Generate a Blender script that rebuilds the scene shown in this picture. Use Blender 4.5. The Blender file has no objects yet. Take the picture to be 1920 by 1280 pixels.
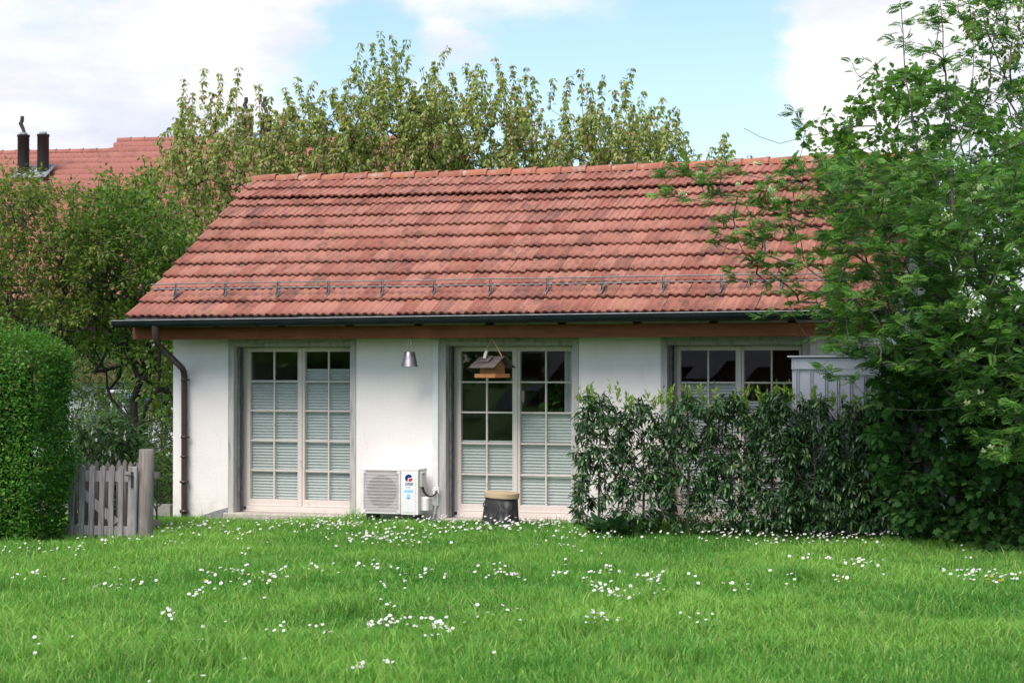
import bpy, math, random
import numpy as np
from mathutils import Vector, Matrix
R = math.radians
RNG = np.random.default_rng(7)
random.seed(7)
scene = bpy.context.scene
COL = scene.collection

# ------------------------------------------------------------------ camera
F = 3600.0                       # focal length in pixels of the 1920 px wide photograph
YAW, PITCH = R(18.9), math.atan(50 / 3600)
CAM = np.array([0.0, -22.9, 1.92])
cd = bpy.data.cameras.new('camera'); cam = bpy.data.objects.new('camera', cd); COL.objects.link(cam)
cam.location = CAM; cam.rotation_euler = (R(90) + PITCH, 0, YAW)
cd.sensor_width = 36; cd.lens = F / 1920 * 36; cd.clip_end = 2000
cd.dof.use_dof = True; cd.dof.focus_distance = 23.8; cd.dof.aperture_fstop = 4.5
scene.camera = cam

# ------------------------------------------------------------------ light
SUN_EL, SUN_AZ = R(52), R(190)   # azimuth clockwise from +Y: behind the camera, a little to its left
sd = bpy.data.lights.new('sun', 'SUN'); sun = bpy.data.objects.new('sun', sd); COL.objects.link(sun)
sd.energy = 2.0; sd.angle = R(40); sd.color = (1, .93, .84)
to_sun = Vector((math.sin(SUN_AZ) * math.cos(SUN_EL), math.cos(SUN_AZ) * math.cos(SUN_EL), math.sin(SUN_EL)))
sun.rotation_euler = to_sun.to_track_quat('Z', 'Y').to_euler()
scene.view_settings.view_transform = 'Standard'; scene.view_settings.look = 'None'
scene.view_settings.gamma = 1; scene.view_settings.use_curve_mapping = False
scene.cycles.max_bounces = 6; scene.cycles.use_adaptive_sampling = True; scene.cycles.adaptive_threshold = .015; scene.cycles.diffuse_bounces = 3; scene.cycles.glossy_bounces = 3; scene.cycles.transmission_bounces = 3
scene.view_settings.exposure = 1.17

_f = np.array([-math.sin(YAW) * math.cos(PITCH), math.cos(YAW) * math.cos(PITCH), math.sin(PITCH)])
_r = np.array([math.cos(YAW), math.sin(YAW), 0.0]); _u = np.cross(_r, _f)
def ray(x, y): return _f + (x - 960) / F * _r + (640 - y) / F * _u
def at(x, y, Y):                 # survey helper: sight line through a photo point, met by the plane y = Y
    d = ray(x, y); return CAM + d * (Y - CAM[1]) / d[1]
def ground_at(x, y, Z=0.0):
    d = ray(x, y); return CAM + d * (Z - CAM[2]) / d[2]

# ------------------------------------------------------------------ sky
world = bpy.data.worlds.new('World'); scene.world = world; world.use_nodes = True
nt = world.node_tree; nt.nodes.clear()
def wn(t, **k):
    n = nt.nodes.new(t)
    for a, b in k.items(): setattr(n, a, b)
    return n
def wmath(op, a, b=None, c=None, clamp=False):
    n = wn('ShaderNodeMath', operation=op, use_clamp=clamp)
    for i, v in enumerate((a, b, c)):
        if v is None: continue
        if isinstance(v, (int, float)): n.inputs[i].default_value = v
        else: nt.links.new(v, n.inputs[i])
    return n.outputs[0]
def wvec(op, a, b):
    n = wn('ShaderNodeVectorMath', operation=op)
    for i, v in enumerate((a, b)):
        if v is None: continue
        if isinstance(v, (tuple, list, np.ndarray)): n.inputs[i].default_value = tuple(v)
        else: nt.links.new(v, n.inputs[i])
    return n.outputs['Value'] if op in ('LENGTH', 'DOT_PRODUCT') else n.outputs[0]
sky = wn('ShaderNodeTexSky', sky_type='NISHITA'); sky.sun_disc = False
sky.sun_elevation = SUN_EL; sky.sun_rotation = SUN_AZ; sky.air_density = 1.0; sky.dust_density = .9; sky.ozone_density = 2.5
tc = wn('ShaderNodeTexCoord')
dirv = tc.outputs['Generated']
def wnoise(scale, detail, rough=.55, off=(0, 0, 0), zs=2.0):
    m = wn('ShaderNodeMapping'); m.inputs['Scale'].default_value = (1, 1, zs); m.inputs['Location'].default_value = off
    nt.links.new(dirv, m.inputs['Vector'])
    n = wn('ShaderNodeTexNoise'); n.inputs['Scale'].default_value = scale; n.inputs['Detail'].default_value = detail
    n.inputs['Roughness'].default_value = rough
    nt.links.new(m.outputs[0], n.inputs['Vector']); return n
wob = wnoise(9, 5, .6)
warp = wvec('MULTIPLY', wvec('SUBTRACT', wob.outputs['Color'], (.5, .5, .5)), (.13, .13, .08))
wd = wvec('ADD', dirv, warp)
big = wnoise(3.2, 7, .58, (1.3, .4, .2)).outputs['Fac']
dens = wmath('MULTIPLY_ADD', big, 2.2, -0.82)
# cumulus banks and clear gaps, each at its own place in the sky
for (x, y, rad, sq, w) in [(120, 70, 430, 1.1, .58), (420, 70, 210, 1.0, .62), (60, 260, 260, 1.6, .30), (930, 5, 250, 3.2, .42),
                           (872, 88, 75, 1.2, .50), (1610, 150, 190, 1.0, .72), (1720, 60, 260, 1.0, .62), (1550, 195, 110, 1.2, .55),
                           (1465, 10, 90, 1.2, .35), (1200, 190, 360, 1.2, -.76), (600, 210, 170, .8, -.62), (120, 5, 80, 1.6, -.35), (290, 25, 60, 1.2, -.3), (250, 215, 120, 2.2, -.22), (720, 60, 120, .7, -.52)]:
    b = ray(x, y); b = b / np.linalg.norm(b)
    v = wvec('MULTIPLY', wvec('SUBTRACT', wd, b), (1, 1, sq))
    ln = wvec('LENGTH', v, None)
    mr = wn('ShaderNodeMapRange', interpolation_type='SMOOTHSTEP')
    nt.links.new(ln, mr.inputs[0]); mr.inputs[1].default_value = rad * 1.25 / F; mr.inputs[2].default_value = rad * .35 / F
    mr.inputs[3].default_value = 0; mr.inputs[4].default_value = w
    dens = wmath('ADD', dens, mr.outputs[0])
puff = wnoise(16, 8, .62, (.2, .7, .1)).outputs['Fac']
dens = wmath('ADD', dens, wmath('MULTIPLY_ADD', puff, .9, -.45))
mr = wn('ShaderNodeMapRange', interpolation_type='SMOOTHSTEP'); nt.links.new(dens, mr.inputs[0])
mr.inputs[1].default_value = -.12; mr.inputs[2].default_value = .92
shade = wnoise(7, 6, .6, (.9, .1, .6), 3.0).outputs['Fac']
cr = wn('ShaderNodeValToRGB'); nt.links.new(shade, cr.inputs[0])
cr.color_ramp.elements[0].position = .36; cr.color_ramp.elements[0].color = (4.3, 4.45, 5.1, 1)
cr.color_ramp.elements[1].position = .62; cr.color_ramp.elements[1].color = (6.0, 5.9, 5.9, 1)
tintn = wn('ShaderNodeMix', data_type='RGBA', blend_type='MULTIPLY'); tintn.inputs[0].default_value = 1
nt.links.new(sky.outputs[0], tintn.inputs[6]); tintn.inputs[7].default_value = (1.12, 1.10, 1.08, 1)
mx = wn('ShaderNodeMix', data_type='RGBA'); nt.links.new(mr.outputs[0], mx.inputs[0])
nt.links.new(tintn.outputs[2], mx.inputs[6]); nt.links.new(cr.outputs[0], mx.inputs[7])
bg = wn('ShaderNodeBackground'); bg.inputs['Strength'].default_value = .085
nt.links.new(mx.outputs[2], bg.inputs[0])
wo = wn('ShaderNodeOutputWorld'); nt.links.new(bg.outputs[0], wo.inputs[0])

# ------------------------------------------------------------------ materials
MATS = {}
class NT:
    def __init__(s, name):
        s.m = bpy.data.materials.new(name); s.m.use_nodes = True; s.t = s.m.node_tree; s.t.nodes.clear()
    def n(s, typ, **k):
        n = s.t.nodes.new(typ)
        for a, b in k.items(): setattr(n, a, b)
        return n
    def l(s, a, b): s.t.links.new(a, b)
    def setin(s, sock, v):
        if hasattr(v, 'is_linked'): s.l(v, sock)
        elif isinstance(v, tuple) and len(v) == 3 and sock.type == 'RGBA': sock.default_value = (*v, 1)
        else: sock.default_value = v
    def math(s, op, a, b=0.0, clamp=False):
        n = s.n('ShaderNodeMath', operation=op, use_clamp=clamp); s.setin(n.inputs[0], a); s.setin(n.inputs[1], b); return n.outputs[0]
    def noise(s, vec, scale, detail=4, rough=.55, stretch=(1, 1, 1)):
        mp = s.n('ShaderNodeMapping'); mp.inputs['Scale'].default_value = stretch; s.l(vec, mp.inputs[0])
        n = s.n('ShaderNodeTexNoise'); n.inputs['Scale'].default_value = scale; n.inputs['Detail'].default_value = detail
        n.inputs['Roughness'].default_value = rough; s.l(mp.outputs[0], n.inputs['Vector']); return n.outputs['Fac']
    def step(s, v, lo, hi, a=0.0, b=1.0):
        n = s.n('ShaderNodeMapRange', interpolation_type='SMOOTHSTEP'); s.l(v, n.inputs[0])
        for i, q in enumerate((lo, hi, a, b)): n.inputs[i + 1].default_value = q
        return n.outputs[0]
    def mix(s, f, a, b, blend='MIX'):
        n = s.n('ShaderNodeMix', data_type='RGBA', blend_type=blend); s.setin(n.inputs[0], f); s.setin(n.inputs[6], a); s.setin(n.inputs[7], b)
        return n.outputs[2]
    def pos(s): return s.n('ShaderNodeNewGeometry').outputs['Position']
    def obj(s): return s.n('ShaderNodeTexCoord').outputs['Object']
    def done(s, base, rough=.6, metal=0.0, spec=.5, bump=None, dist=.01, extra=None):
        p = s.n('ShaderNodeBsdfPrincipled'); s.setin(p.inputs['Base Color'], base); s.setin(p.inputs['Roughness'], rough)
        p.inputs['Metallic'].default_value = metal; p.inputs['Specular IOR Level'].default_value = spec
        if bump is not None:
            b = s.n('ShaderNodeBump'); b.inputs['Distance'].default_value = dist; b.inputs['Strength'].default_value = 1
            s.l(bump, b.inputs['Height']); s.l(b.outputs[0], p.inputs['Normal'])
        o = s.n('ShaderNodeOutputMaterial'); s.l((extra(p) if extra else p.outputs[0]), o.inputs[0]); MATS[s.m.name] = s.m; return s.m

def simple(name, a, b, scale, rough=.6, stretch=(1, 1, 1), metal=0.0, spec=.5, dist=.003, detail=5, world=True, lo=.35, hi=.65):
    t = NT(name); v = t.pos() if world else t.obj()
    n = t.noise(v, scale, detail, .6, stretch)
    return t.done(t.mix(t.step(n, lo, hi), a, b), rough, metal, spec, n, dist)

# stucco: fine grain, faint grey drift and rain marks
t = NT('stucco'); p = t.pos()
g = t.math('ADD', t.noise(p, 220, 3), t.math('MULTIPLY', t.noise(p, 38, 4), 1.2)); d = t.noise(p, 1.7, 5); rain = t.noise(p, 5, 4, .6, (5, 5, .5))
c = t.mix(t.step(d, .35, .75), (.88, .82, .81), (.83, .77, .76)); c = t.mix(t.step(rain, .55, .8, 0, .35), c, (.60, .60, .58))
sepz = t.n('ShaderNodeSeparateXYZ'); t.l(p, sepz.inputs[0])
splash = t.math('MULTIPLY', t.step(sepz.outputs[2], .32, -.02), t.step(t.noise(p, 9, 5), .35, .65))
c = t.mix(t.math('MULTIPLY', splash, .35), c, (.45, .43, .36))
t.done(c, .9, 0, .2, g, .004)
# stone surround with dark run marks
t = NT('surround_stone'); p = t.pos()
n1 = t.noise(p, 3, 5, .6, (6, 6, .7)); n2 = t.noise(p, 40, 4)
c = t.mix(t.step(n1, .45, .72), (.47, .45, .44), (.27, .26, .25)); c = t.mix(t.step(n2, .5, .75, 0, .35), c, (.56, .53, .51))
t.done(c, .85, 0, .3, n2, .003)
simple('threshold_stone', (.50, .44, .39), (.36, .33, .30), 9, .85)
simple('plinth_grey', (.20, .20, .21), (.27, .27, .28), 20, .9)
t = NT('frame_paint'); p = t.pos()
n1 = t.noise(p, 12, 5, .6, (1, 1, .3)); n2 = t.noise(p, 5, 4)
c = t.mix(t.step(n1, .5, .8, 0, .6), (.70, .62, .58), (.55, .47, .42)); c = t.mix(t.step(n2, .66, .75, 0, .5), c, (.38, .26, .18))
t.done(c, .55, 0, .4, n1, .001)
simple('rail_rubber', (.05, .05, .06), (.09, .09, .10), 20, .6)
simple('blind_cloth', (.66, .675, .68), (.61, .63, .635), 30, .9, spec=.1)
t = NT('glass'); lw = t.n('ShaderNodeLayerWeight'); lw.inputs[0].default_value = .5
tr = t.n('ShaderNodeBsdfTransparent'); tr.inputs[0].default_value = (.92, .95, .94, 1)
gl = t.n('ShaderNodeBsdfGlossy'); gl.inputs['Roughness'].default_value = .01; gl.inputs['Color'].default_value = (.95, .95, .95, 1)
ms = t.n('ShaderNodeMixShader'); fac = t.math('ADD', t.math('MULTIPLY', t.math('POWER', lw.outputs['Facing'], 5.0), .92), .075, True)
t.l(fac, ms.inputs[0]); t.l(tr.outputs[0], ms.inputs[1]); t.l(gl.outputs[0], ms.inputs[2])
o = t.n('ShaderNodeOutputMaterial'); t.l(ms.outputs[0], o.inputs[0]); MATS['glass'] = t.m
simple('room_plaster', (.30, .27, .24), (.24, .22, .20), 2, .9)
# timber
def timber(name, a, b, c3, axis, rough=.65, knots=True):
    t = NT(name); p = t.pos(); st = [14, 14, 14]; st[axis] = .8
    n1 = t.noise(p, 3, 6, .65, tuple(st)); n2 = t.noise(p, 2.3, 3)
    c = t.mix(t.step(n1, .32, .68), a, b); c = t.mix(t.step(n2, .5, .75, 0, .6), c, c3)
    if knots:
        k = t.noise(p, 9, 2, .5, (1, 1, 1)); c = t.mix(t.step(k, .74, .78), c, tuple(.35 * q for q in a))
    return t.done(c, rough, 0, .35, n1, .003)
timber('beam_wood', (.27, .080, .030), (.17, .048, .02), (.34, .11, .045), 0)
timber('soffit_wood', (.15, .085, .045), (.11, .06, .03), (.17, .10, .06), 1)
timber('grey_wood', (.33, .305, .32), (.17, .155, .16), (.41, .375, .37), 2, .9)
timber('post_wood', (.25, .22, .20), (.14, .125, .115), (.33, .30, .28), 2, .9)
timber('feeder_wood', (.45, .20, .075), (.30, .12, .05), (.52, .27, .12), 0, .6)
timber('feeder_roof', (.075, .06, .058), (.12, .10, .095), (.05, .042, .04), 0, .75, False)
timber('lid_wood', (.52, .40, .26), (.40, .29, .18), (.60, .50, .36), 0, .7, False)
simple('gutter_metal', (.010, .017, .018), (.020, .028, .029), 4, .6, (.6, 3, 3), 0, .12)
simple('rim_metal', (.20, .20, .22), (.28, .28, .30), 9, .45, metal=.4)
simple('flashing', (.035, .033, .040), (.06, .056, .064), 8, .6)
simple('pipe_brown', (.040, .024, .025), (.060, .036, .034), 6, .38, (2, 2, .5))
simple('guard_metal', (.24, .235, .24), (.15, .145, .15), 14, .6, metal=.3)
# roof tiles
def tile_mat(name, ca, cb, cc, moss=1.0):
    t = NT(name); p = t.pos()
    oi = t.n('ShaderNodeObjectInfo').outputs['Random']; ri = t.n('ShaderNodeNewGeometry').outputs['Random Per Island']
    rnd = t.math('FRACT', t.math('ADD', oi, ri))
    c = t.mix(t.step(rnd, 0, .7), ca, cb); c = t.mix(t.step(rnd, .82, 1.0, 0, .8), c, cc)
    big = t.noise(p, .75, 4, .6); mid = t.noise(p, 7, 6, .7, (1, .55, .55)); fine = t.noise(p, 55, 5, .65); dots = t.noise(p, 23, 2)
    st = t.math('MULTIPLY', t.step(big, .34, .62), t.step(mid, .44, .66))
    c = t.mix(t.math('MULTIPLY', st, .68 * moss), c, (.065, .042, .040))
    c = t.mix(t.step(t.noise(p, 150, 3, .6), .55, .75, 0, .4 * moss), c, (.09, .05, .04))
    c = t.mix(t.step(mid, .60, .80, 0, .40), c, (.30, .20, .16))
    c = t.mix(t.step(fine, .46, .74, 0, .55), c, (.21, .085, .062))
    c = t.mix(t.step(dots, .715, .75, 0, .75 * moss), c, (.50, .48, .44))
    big2 = t.noise(p, 2.6, 3, .5); c = t.mix(t.math('MULTIPLY', t.step(big2, .58, .75), .3 * moss), c, (.33, .19, .09))
    return t.done(c, .82, 0, .25, fine, .003)
tile_mat('roof_tile', (.285, .105, .078), (.385, .170, .130), (.20, .088, .073))
tile_mat('far_tile', (.31, .120, .10), (.35, .145, .12), (.27, .110, .095), .6)
t = NT('ridge_clay'); p = t.pos(); a = t.noise(p, 6, 6, .7); b = t.noise(p, 16, 4, .6); r_ = t.n('ShaderNodeObjectInfo').outputs['Random']
c = t.mix(r_, (.40, .16, .10), (.30, .115, .085)); c = t.mix(t.step(a, .52, .68, 0, .75), c, (.42, .38, .35)); c = t.mix(t.step(b, .58, .72, 0, .7), c, (.15, .09, .08))
c = t.mix(t.step(t.noise(p, 4, 3), .66, .72, 0, .7), c, (.50, .22, .04)); t.done(c, .88, 0, .2, b, .004)
# things
simple('unit_white', (.80, .76, .74), (.73, .69, .67), 6, .45)
simple('unit_grille', (.78, .75, .75), (.70, .67, .67), 10, .5)
simple('fan_blade', (.23, .16, .18), (.26, .18, .20), 8, .7)
simple('coil_pink', (.58, .48, .51), (.52, .42, .45), 30, .7)
simple('fan_dark', (.20, .13, .15), (.25, .17, .19), 8, .7)
simple('panel_white', (.76, .76, .78), (.73, .73, .76), 10, .35)
for nm, cc in [('logo_blue', (.012, .018, .16)), ('logo_red', (.75, .035, .03)), ('sticker_blue', (.38, .68, .86)), ('sticker_mid', (.10, .30, .55)), ('black_plastic', (.015, .015, .018)), ('sticker_grey', (.45, .47, .55))]:
    simple(nm, cc, tuple(.85 * q for q in cc), 12, .45)
simple('white_plastic', (.78, .77, .79), (.72, .71, .73), 6, .45)
simple('black_iron', (.018, .02, .028), (.035, .035, .045), 25, .45)
simple('zinc', (.46, .44, .50), (.20, .19, .22), 16, .38, metal=.75, stretch=(1, 1, .4))
simple('rope_pale', (.62, .56, .46), (.48, .42, .33), 60, .9)
simple('rope_yellow', (.52, .33, .11), (.38, .23, .07), 60, .9)
simple('cork_white', (.62, .58, .52), (.45, .41, .36), 25, .7)
t = NT('tarred_wood'); p = t.pos(); n1 = t.noise(p, 7, 6, .7, (1, 1, .35)); n2 = t.noise(p, 60, 4)
t.done(t.mix(t.step(n1, .48, .75), (.022, .021, .024), (.24, .23, .24)), .7, 0, .4, n1, .02)
t = NT('shed_metal'); p = t.pos(); n1 = t.noise(p, 3, 5, .6, (1, 1, .3))
t.done(t.mix(t.step(n1, .4, .75), (.42, .43, .51), (.35, .36, .43)), .4, .15, .5, n1, .001)
simple('shed_roof', (.62, .60, .66), (.50, .49, .55), 5, .32, metal=.5)
simple('chimney_metal', (.022, .020, .020), (.034, .031, .030), 4, .6)
simple('lead', (.16, .18, .23), (.24, .26, .31), 5, .6)
simple('red_cladding', (.11, .030, .028), (.075, .022, .022), 3, .8, (8, 8, .5))
simple('far_white', (.62, .63, .70), (.55, .56, .63), 2, .85)
simple('far_pane', (.03, .035, .045), (.05, .055, .065), 2, .15)
simple('blue_cover', (.05, .16, .55), (.30, .42, .70), 5, .6)
simple('slate_roof', (.095, .095, .125), (.13, .13, .16), 9, .75)
simple('kerb_stone', (.30, .28, .25), (.22, .21, .19), 7, .9)
simple('bark_dark', (.045, .035, .030), (.020, .016, .014), 14, .95, (2, 2, .5), dist=.01)
simple('bark_grey', (.13, .115, .10), (.055, .048, .042), 12, .9, (2, 2, .5), dist=.01)
simple('bark_twig', (.10, .07, .06), (.055, .04, .035), 14, .9)
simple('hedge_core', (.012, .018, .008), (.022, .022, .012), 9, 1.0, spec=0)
# leaves, grass and petals take their own colour from each blade's tint
def leaf_mat(name, rough, trans, spec, gain=1.0, yel=(1.15, 1.25, .55)):
    t = NT(name); at_ = t.n('ShaderNodeAttribute'); at_.attribute_name = 'tint'
    n = t.noise(t.pos(), 30, 2)
    c = t.mix(t.step(n, .3, .7, .0, .25), at_.outputs['Color'], (0, 0, 0), 'MIX')
    tl = t.n('ShaderNodeBsdfTranslucent'); t.l(t.mix(1.0, at_.outputs['Color'], yel, 'MULTIPLY'), tl.inputs[0])
    def ex(p):
        m = t.n('ShaderNodeMixShader'); m.inputs[0].default_value = trans
        t.l(p.outputs[0], m.inputs[1]); t.l(tl.outputs[0], m.inputs[2]); return m.outputs[0]
    return t.done(c, rough, 0, spec, extra=ex)
leaf_mat('leaf_soft', .6, .46, .25)
leaf_mat('leaf_gloss', .34, .18, .5)
leaf_mat('grass_blade', .55, .40, .3)
leaf_mat('petal', .7, .25, .2, yel=(1, 1, 1))
t = NT('soil_turf'); p = t.pos(); a = t.noise(p, 1.1, 5); b = t.noise(p, 45, 4, .7, (1, 1, 1))
c = t.mix(t.step(a, .3, .7), (.060, .160, .028), (.085, .19, .035)); c = t.mix(t.step(b, .35, .7), c, (.035, .09, .02))
t.done(c, .95, 0, .1, b, .03)

# ------------------------------------------------------------------ mesh helpers
def link(o, parent=None):
    COL.objects.link(o)
    if parent is not None: o.parent = parent
    return o
def tag(o, label=None, cat=None, group=None, kind=None):
    if label: o['label'] = label
    if cat: o['category'] = cat
    if group: o['group'] = group
    if kind: o['kind'] = kind
    return o
def empty(name, loc=(0, 0, 0), rz=0.0):
    o = bpy.data.objects.new(name, None); o.location = loc; o.rotation_euler = (0, 0, rz); o.empty_display_size = .1
    return link(o)
class MB:
    def __init__(s): s.v = []; s.f = []; s.m = []; s.sm = []
    def add(s, vs, fs, mi=0, smooth=False):
        k = len(s.v); s.v += [tuple(map(float, q)) for q in vs]
        for f in fs: s.f.append(tuple(i + k for i in f)); s.m.append(mi); s.sm.append(smooth)
        return s
    def box(s, a, b, mi=0, bev=0.0):
        x0, y0, z0 = a; x1, y1, z1 = b
        if bev > 0:      # chamfered along every edge
            e = bev; P = []; idx = {}
            for sx in (0, 1):
                for sy in (0, 1):
                    for sz in (0, 1):
                        c = [(x0, x1)[sx], (y0, y1)[sy], (z0, z1)[sz]]; sg = [1 - 2 * sx, 1 - 2 * sy, 1 - 2 * sz]
                        for ax in range(3):
                            q = [c[i] + (0 if i == ax else sg[i] * e) for i in range(3)]
                            idx[(sx, sy, sz, ax)] = len(P); P.append(q)
            fs = []
            def o4(ax, side):
                o = [i for i in range(3) if i != ax]; out = []
                for (p_, q_) in ((0, 0), (1, 0), (1, 1), (0, 1)):
                    k = [0, 0, 0]; k[ax] = side; k[o[0]] = p_; k[o[1]] = q_; out.append(idx[(*k, ax)])
                return out
            for ax in range(3):
                for side in (0, 1):
                    f = o4(ax, side); flip = (side == 0) ^ (ax == 1); fs.append(tuple(f[::-1] if flip else f))
            for ax in range(3):              # edge strips along axis ax
                o = [i for i in range(3) if i != ax]
                for p_ in (0, 1):
                    for q_ in (0, 1):
                        def K(w, fa):
                            k = [0, 0, 0]; k[ax] = w; k[o[0]] = p_; k[o[1]] = q_; return idx[(*k, fa)]
                        fs.append((K(0, o[0]), K(1, o[0]), K(1, o[1]), K(0, o[1])))
            for sx in (0, 1):
                for sy in (0, 1):
                    for sz in (0, 1): fs.append(tuple(idx[(sx, sy, sz, a_)] for a_ in range(3)))
            return s.add(P, fs, mi)
        v = [(x, y, z) for x in (x0, x1) for y in (y0, y1) for z in (z0, z1)]
        return s.add(v, [(0, 1, 3, 2), (4, 6, 7, 5), (0, 4, 5, 1), (2, 3, 7, 6), (0, 2, 6, 4), (1, 5, 7, 3)], mi)
    def tube(s, pts, rad, n=8, mi=0, cap=True):
        pts = [Vector(p) for p in pts]; k = len(pts)
        if not hasattr(rad, '__len__'): rad = [rad] * k
        ref = None; vs = []; fs = []
        for i, p in enumerate(pts):
            d = (pts[min(i + 1, k - 1)] - pts[max(i - 1, 0)]).normalized()
            if ref is None: ref = Vector((0, 0, 1)) if abs(d.z) < .9 else Vector((1, 0, 0))
            a = d.cross(ref).normalized(); b = a.cross(d).normalized(); ref = b
            for j in range(n):
                t_ = 2 * math.pi * j / n; vs.append(p + (a * math.cos(t_) + b * math.sin(t_)) * rad[i])
        for i in range(k - 1):
            for j in range(n):
                fs.append((i * n + j, i * n + (j + 1) % n, (i + 1) * n + (j + 1) % n, (i + 1) * n + j))
        s.add(vs, fs, mi, True)
        if cap:
            s.add(vs[:n], [tuple(range(n))], mi); s.add(vs[-n:], [tuple(range(n))[::-1]], mi)
        return s
    def lathe(s, prof, n=20, mi=0, c=(0, 0, 0)):
        vs = []; fs = []
        for (r, z) in prof:
            for j in range(n):
                a = 2 * math.pi * j / n; vs.append((c[0] + r * math.cos(a), c[1] + r * math.sin(a), c[2] + z))
        for i in range(len(prof) - 1):
            for j in range(n): fs.append((i * n + j, i * n + (j + 1) % n, (i + 1) * n + (j + 1) % n, (i + 1) * n + j))
        return s.add(vs, fs, mi, True)
    def prism(s, poly, y0, y1, mi=0):      # polygon in xz extruded along y
        n = len(poly); vs = [(x, y0, z) for x, z in poly] + [(x, y1, z) for x, z in poly]
        fs = [tuple(range(n)), tuple(range(2 * n - 1, n - 1, -1))] + [(i, i + n, (i + 1) % n + n, (i + 1) % n) for i in range(n)]
        return s.add(vs, fs, mi)
    def build(s, name, mats, parent=None, loc=(0, 0, 0), rot=(0, 0, 0)):
        me = bpy.data.meshes.new(name); me.from_pydata(s.v, [], s.f)
        for m in ([mats] if isinstance(mats, str) else mats): me.materials.append(MATS[m])
        me.polygons.foreach_set('material_index', s.m); me.polygons.foreach_set('use_smooth', s.sm); me.update()
        o = bpy.data.objects.new(name, me); o.location = loc; o.rotation_euler = rot
        return link(o, parent)
def box(name, a, b, mat, parent=None, bev=0.0): return MB().box(a, b, 0, bev).build(name, mat, parent)

def np_mesh(name, V, Fq, mats, parent=None, tint=None, midx=None, smooth=False):
    """V (n,3); Fq (m,3|4) one face size; tint (n,3)"""
    me = bpy.data.meshes.new(name); n = len(V); m, k = Fq.shape
    me.vertices.add(n); me.vertices.foreach_set('co', np.ascontiguousarray(V, np.float32).ravel())
    me.loops.add(m * k); me.loops.foreach_set('vertex_index', np.ascontiguousarray(Fq, np.int32).ravel())
    me.polygons.add(m); me.polygons.foreach_set('loop_start', np.arange(0, m * k, k, dtype=np.int32))
    if midx is not None: me.polygons.foreach_set('material_index', np.ascontiguousarray(midx, np.int32))
    if smooth: me.polygons.foreach_set('use_smooth', np.ones(m, bool))
    for q in ([mats] if isinstance(mats, str) else mats): me.materials.append(MATS[q])
    if tint is not None:
        a = me.color_attributes.new('tint', 'FLOAT_COLOR', 'POINT')
        a.data.foreach_set('color', np.concatenate([tint, np.ones((n, 1))], 1).astype(np.float32).ravel())
    me.update(calc_edges=True); me.validate()
    return link(bpy.data.objects.new(name, me), parent)

def nrm(a): return a / np.maximum(np.linalg.norm(a, axis=-1, keepdims=True), 1e-9)
# leaf outlines: (side, along, normal) and triangles
LEAF = {
 'oval': (np.array([(0, 0, 0), (-.24, .32, .05), (.24, .32, .05), (-.20, .68, .03), (.20, .68, .03), (0, 1, -.10)]),
          np.array([(0, 2, 1), (1, 2, 4), (1, 4, 3), (3, 4, 5)])),
 'diamond': (np.array([(0, 0, 0), (-.27, .45, .06), (.27, .45, .06), (0, 1, -.06)]), np.array([(0, 2, 1), (1, 2, 3)])),
 'lance': (np.array([(0, 0, 0), (-.13, .35, .05), (.13, .35, .05), (-.11, .70, .02), (.11, .70, .02), (0, 1, -.14)]),
           np.array([(0, 2, 1), (1, 2, 4), (1, 4, 3), (3, 4, 5)])),
}
def _pinnate(pairs=6):
    V = []; T = []
    L0, f0 = LEAF['diamond']
    def put(p, ax, ln):
        ax = nrm(np.array(ax)); sd = nrm(np.cross(ax, [0, 0, 1])); nm = np.cross(sd, ax); k = len(V)
        for (a, b, c) in L0: V.append(p + (sd * a * .9 + ax * b + nm * c) * ln)
        for q in f0: T.append(q + k)
    for i in range(pairs):
        y = .24 + .66 * i / (pairs - 1); z = .10 * math.sin(y * 2.6) - .22 * y * y
        ln = .36 * (1 - .35 * abs(i - 2.4) / 3.5)
        for sg in (-1, 1): put(np.array([sg * .01, y, z]), [sg * .95, .42, -.10], ln)
    put(np.array([0, .93, -.10]), [0, 1, -.2], .27)
    k = len(V); V += [np.array((-.012, 0, 0)), np.array((.012, 0, 0)), np.array((0, .95, -.1))]; T.append(np.array((k, k + 1, k + 2)))
    return np.array(V), np.array(T)
LEAF['pinnate'] = _pinnate()
def _palmate():
    a = [(0, 0), (.30, .02), (.52, .30), (.30, .42), (.40, .72), (.16, .70), (0, 1), (-.16, .70), (-.40, .72), (-.30, .42), (-.52, .30), (-.30, .02)]
    V = np.array([(0, .38, .04)] + [(x, y, -.05 * abs(x) - .08 * y * y) for x, y in a])
    T = np.array([(0, i, i % 12 + 1) for i in range(1, 13)]); return V, T
LEAF['palmate'] = _palmate()
def leaves(name, kind, pos, axis, up, size, tint, mat, parent=None, vary=.0):
    V0, T0 = LEAF[kind]; N = len(pos)
    y = nrm(axis); x = nrm(np.cross(y, up)); z = np.cross(x, y)
    V = pos[:, None, :] + size[:, None, None] * (V0[None, :, 0, None] * x[:, None, :] + V0[None, :, 1, None] * y[:, None, :] + V0[None, :, 2, None] * z[:, None, :])
    T = T0[None] + (np.arange(N) * len(V0))[:, None, None]
    C = np.repeat(tint[:, None, :], len(V0), 1)
    if kind == 'pinnate': C = C * (RNG.uniform(.85, 1.15, (N, len(V0), 1)))
    return np_mesh(name, V.reshape(-1, 3), T.reshape(-1, 3), mat, parent, C.reshape(-1, 3))
def palette(n, cols, w, jit=.18, rng=RNG):
    cols = np.array(cols, float) * 1.28; i = rng.choice(len(cols), n, p=np.array(w) / sum(w))
    return cols[i] * rng.uniform(1 - jit, 1 + jit, (n, 1)) * rng.uniform(.94, 1.06, (n, 3))
def rdir(n, rng=RNG): return nrm(rng.normal(size=(n, 3)))

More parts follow.
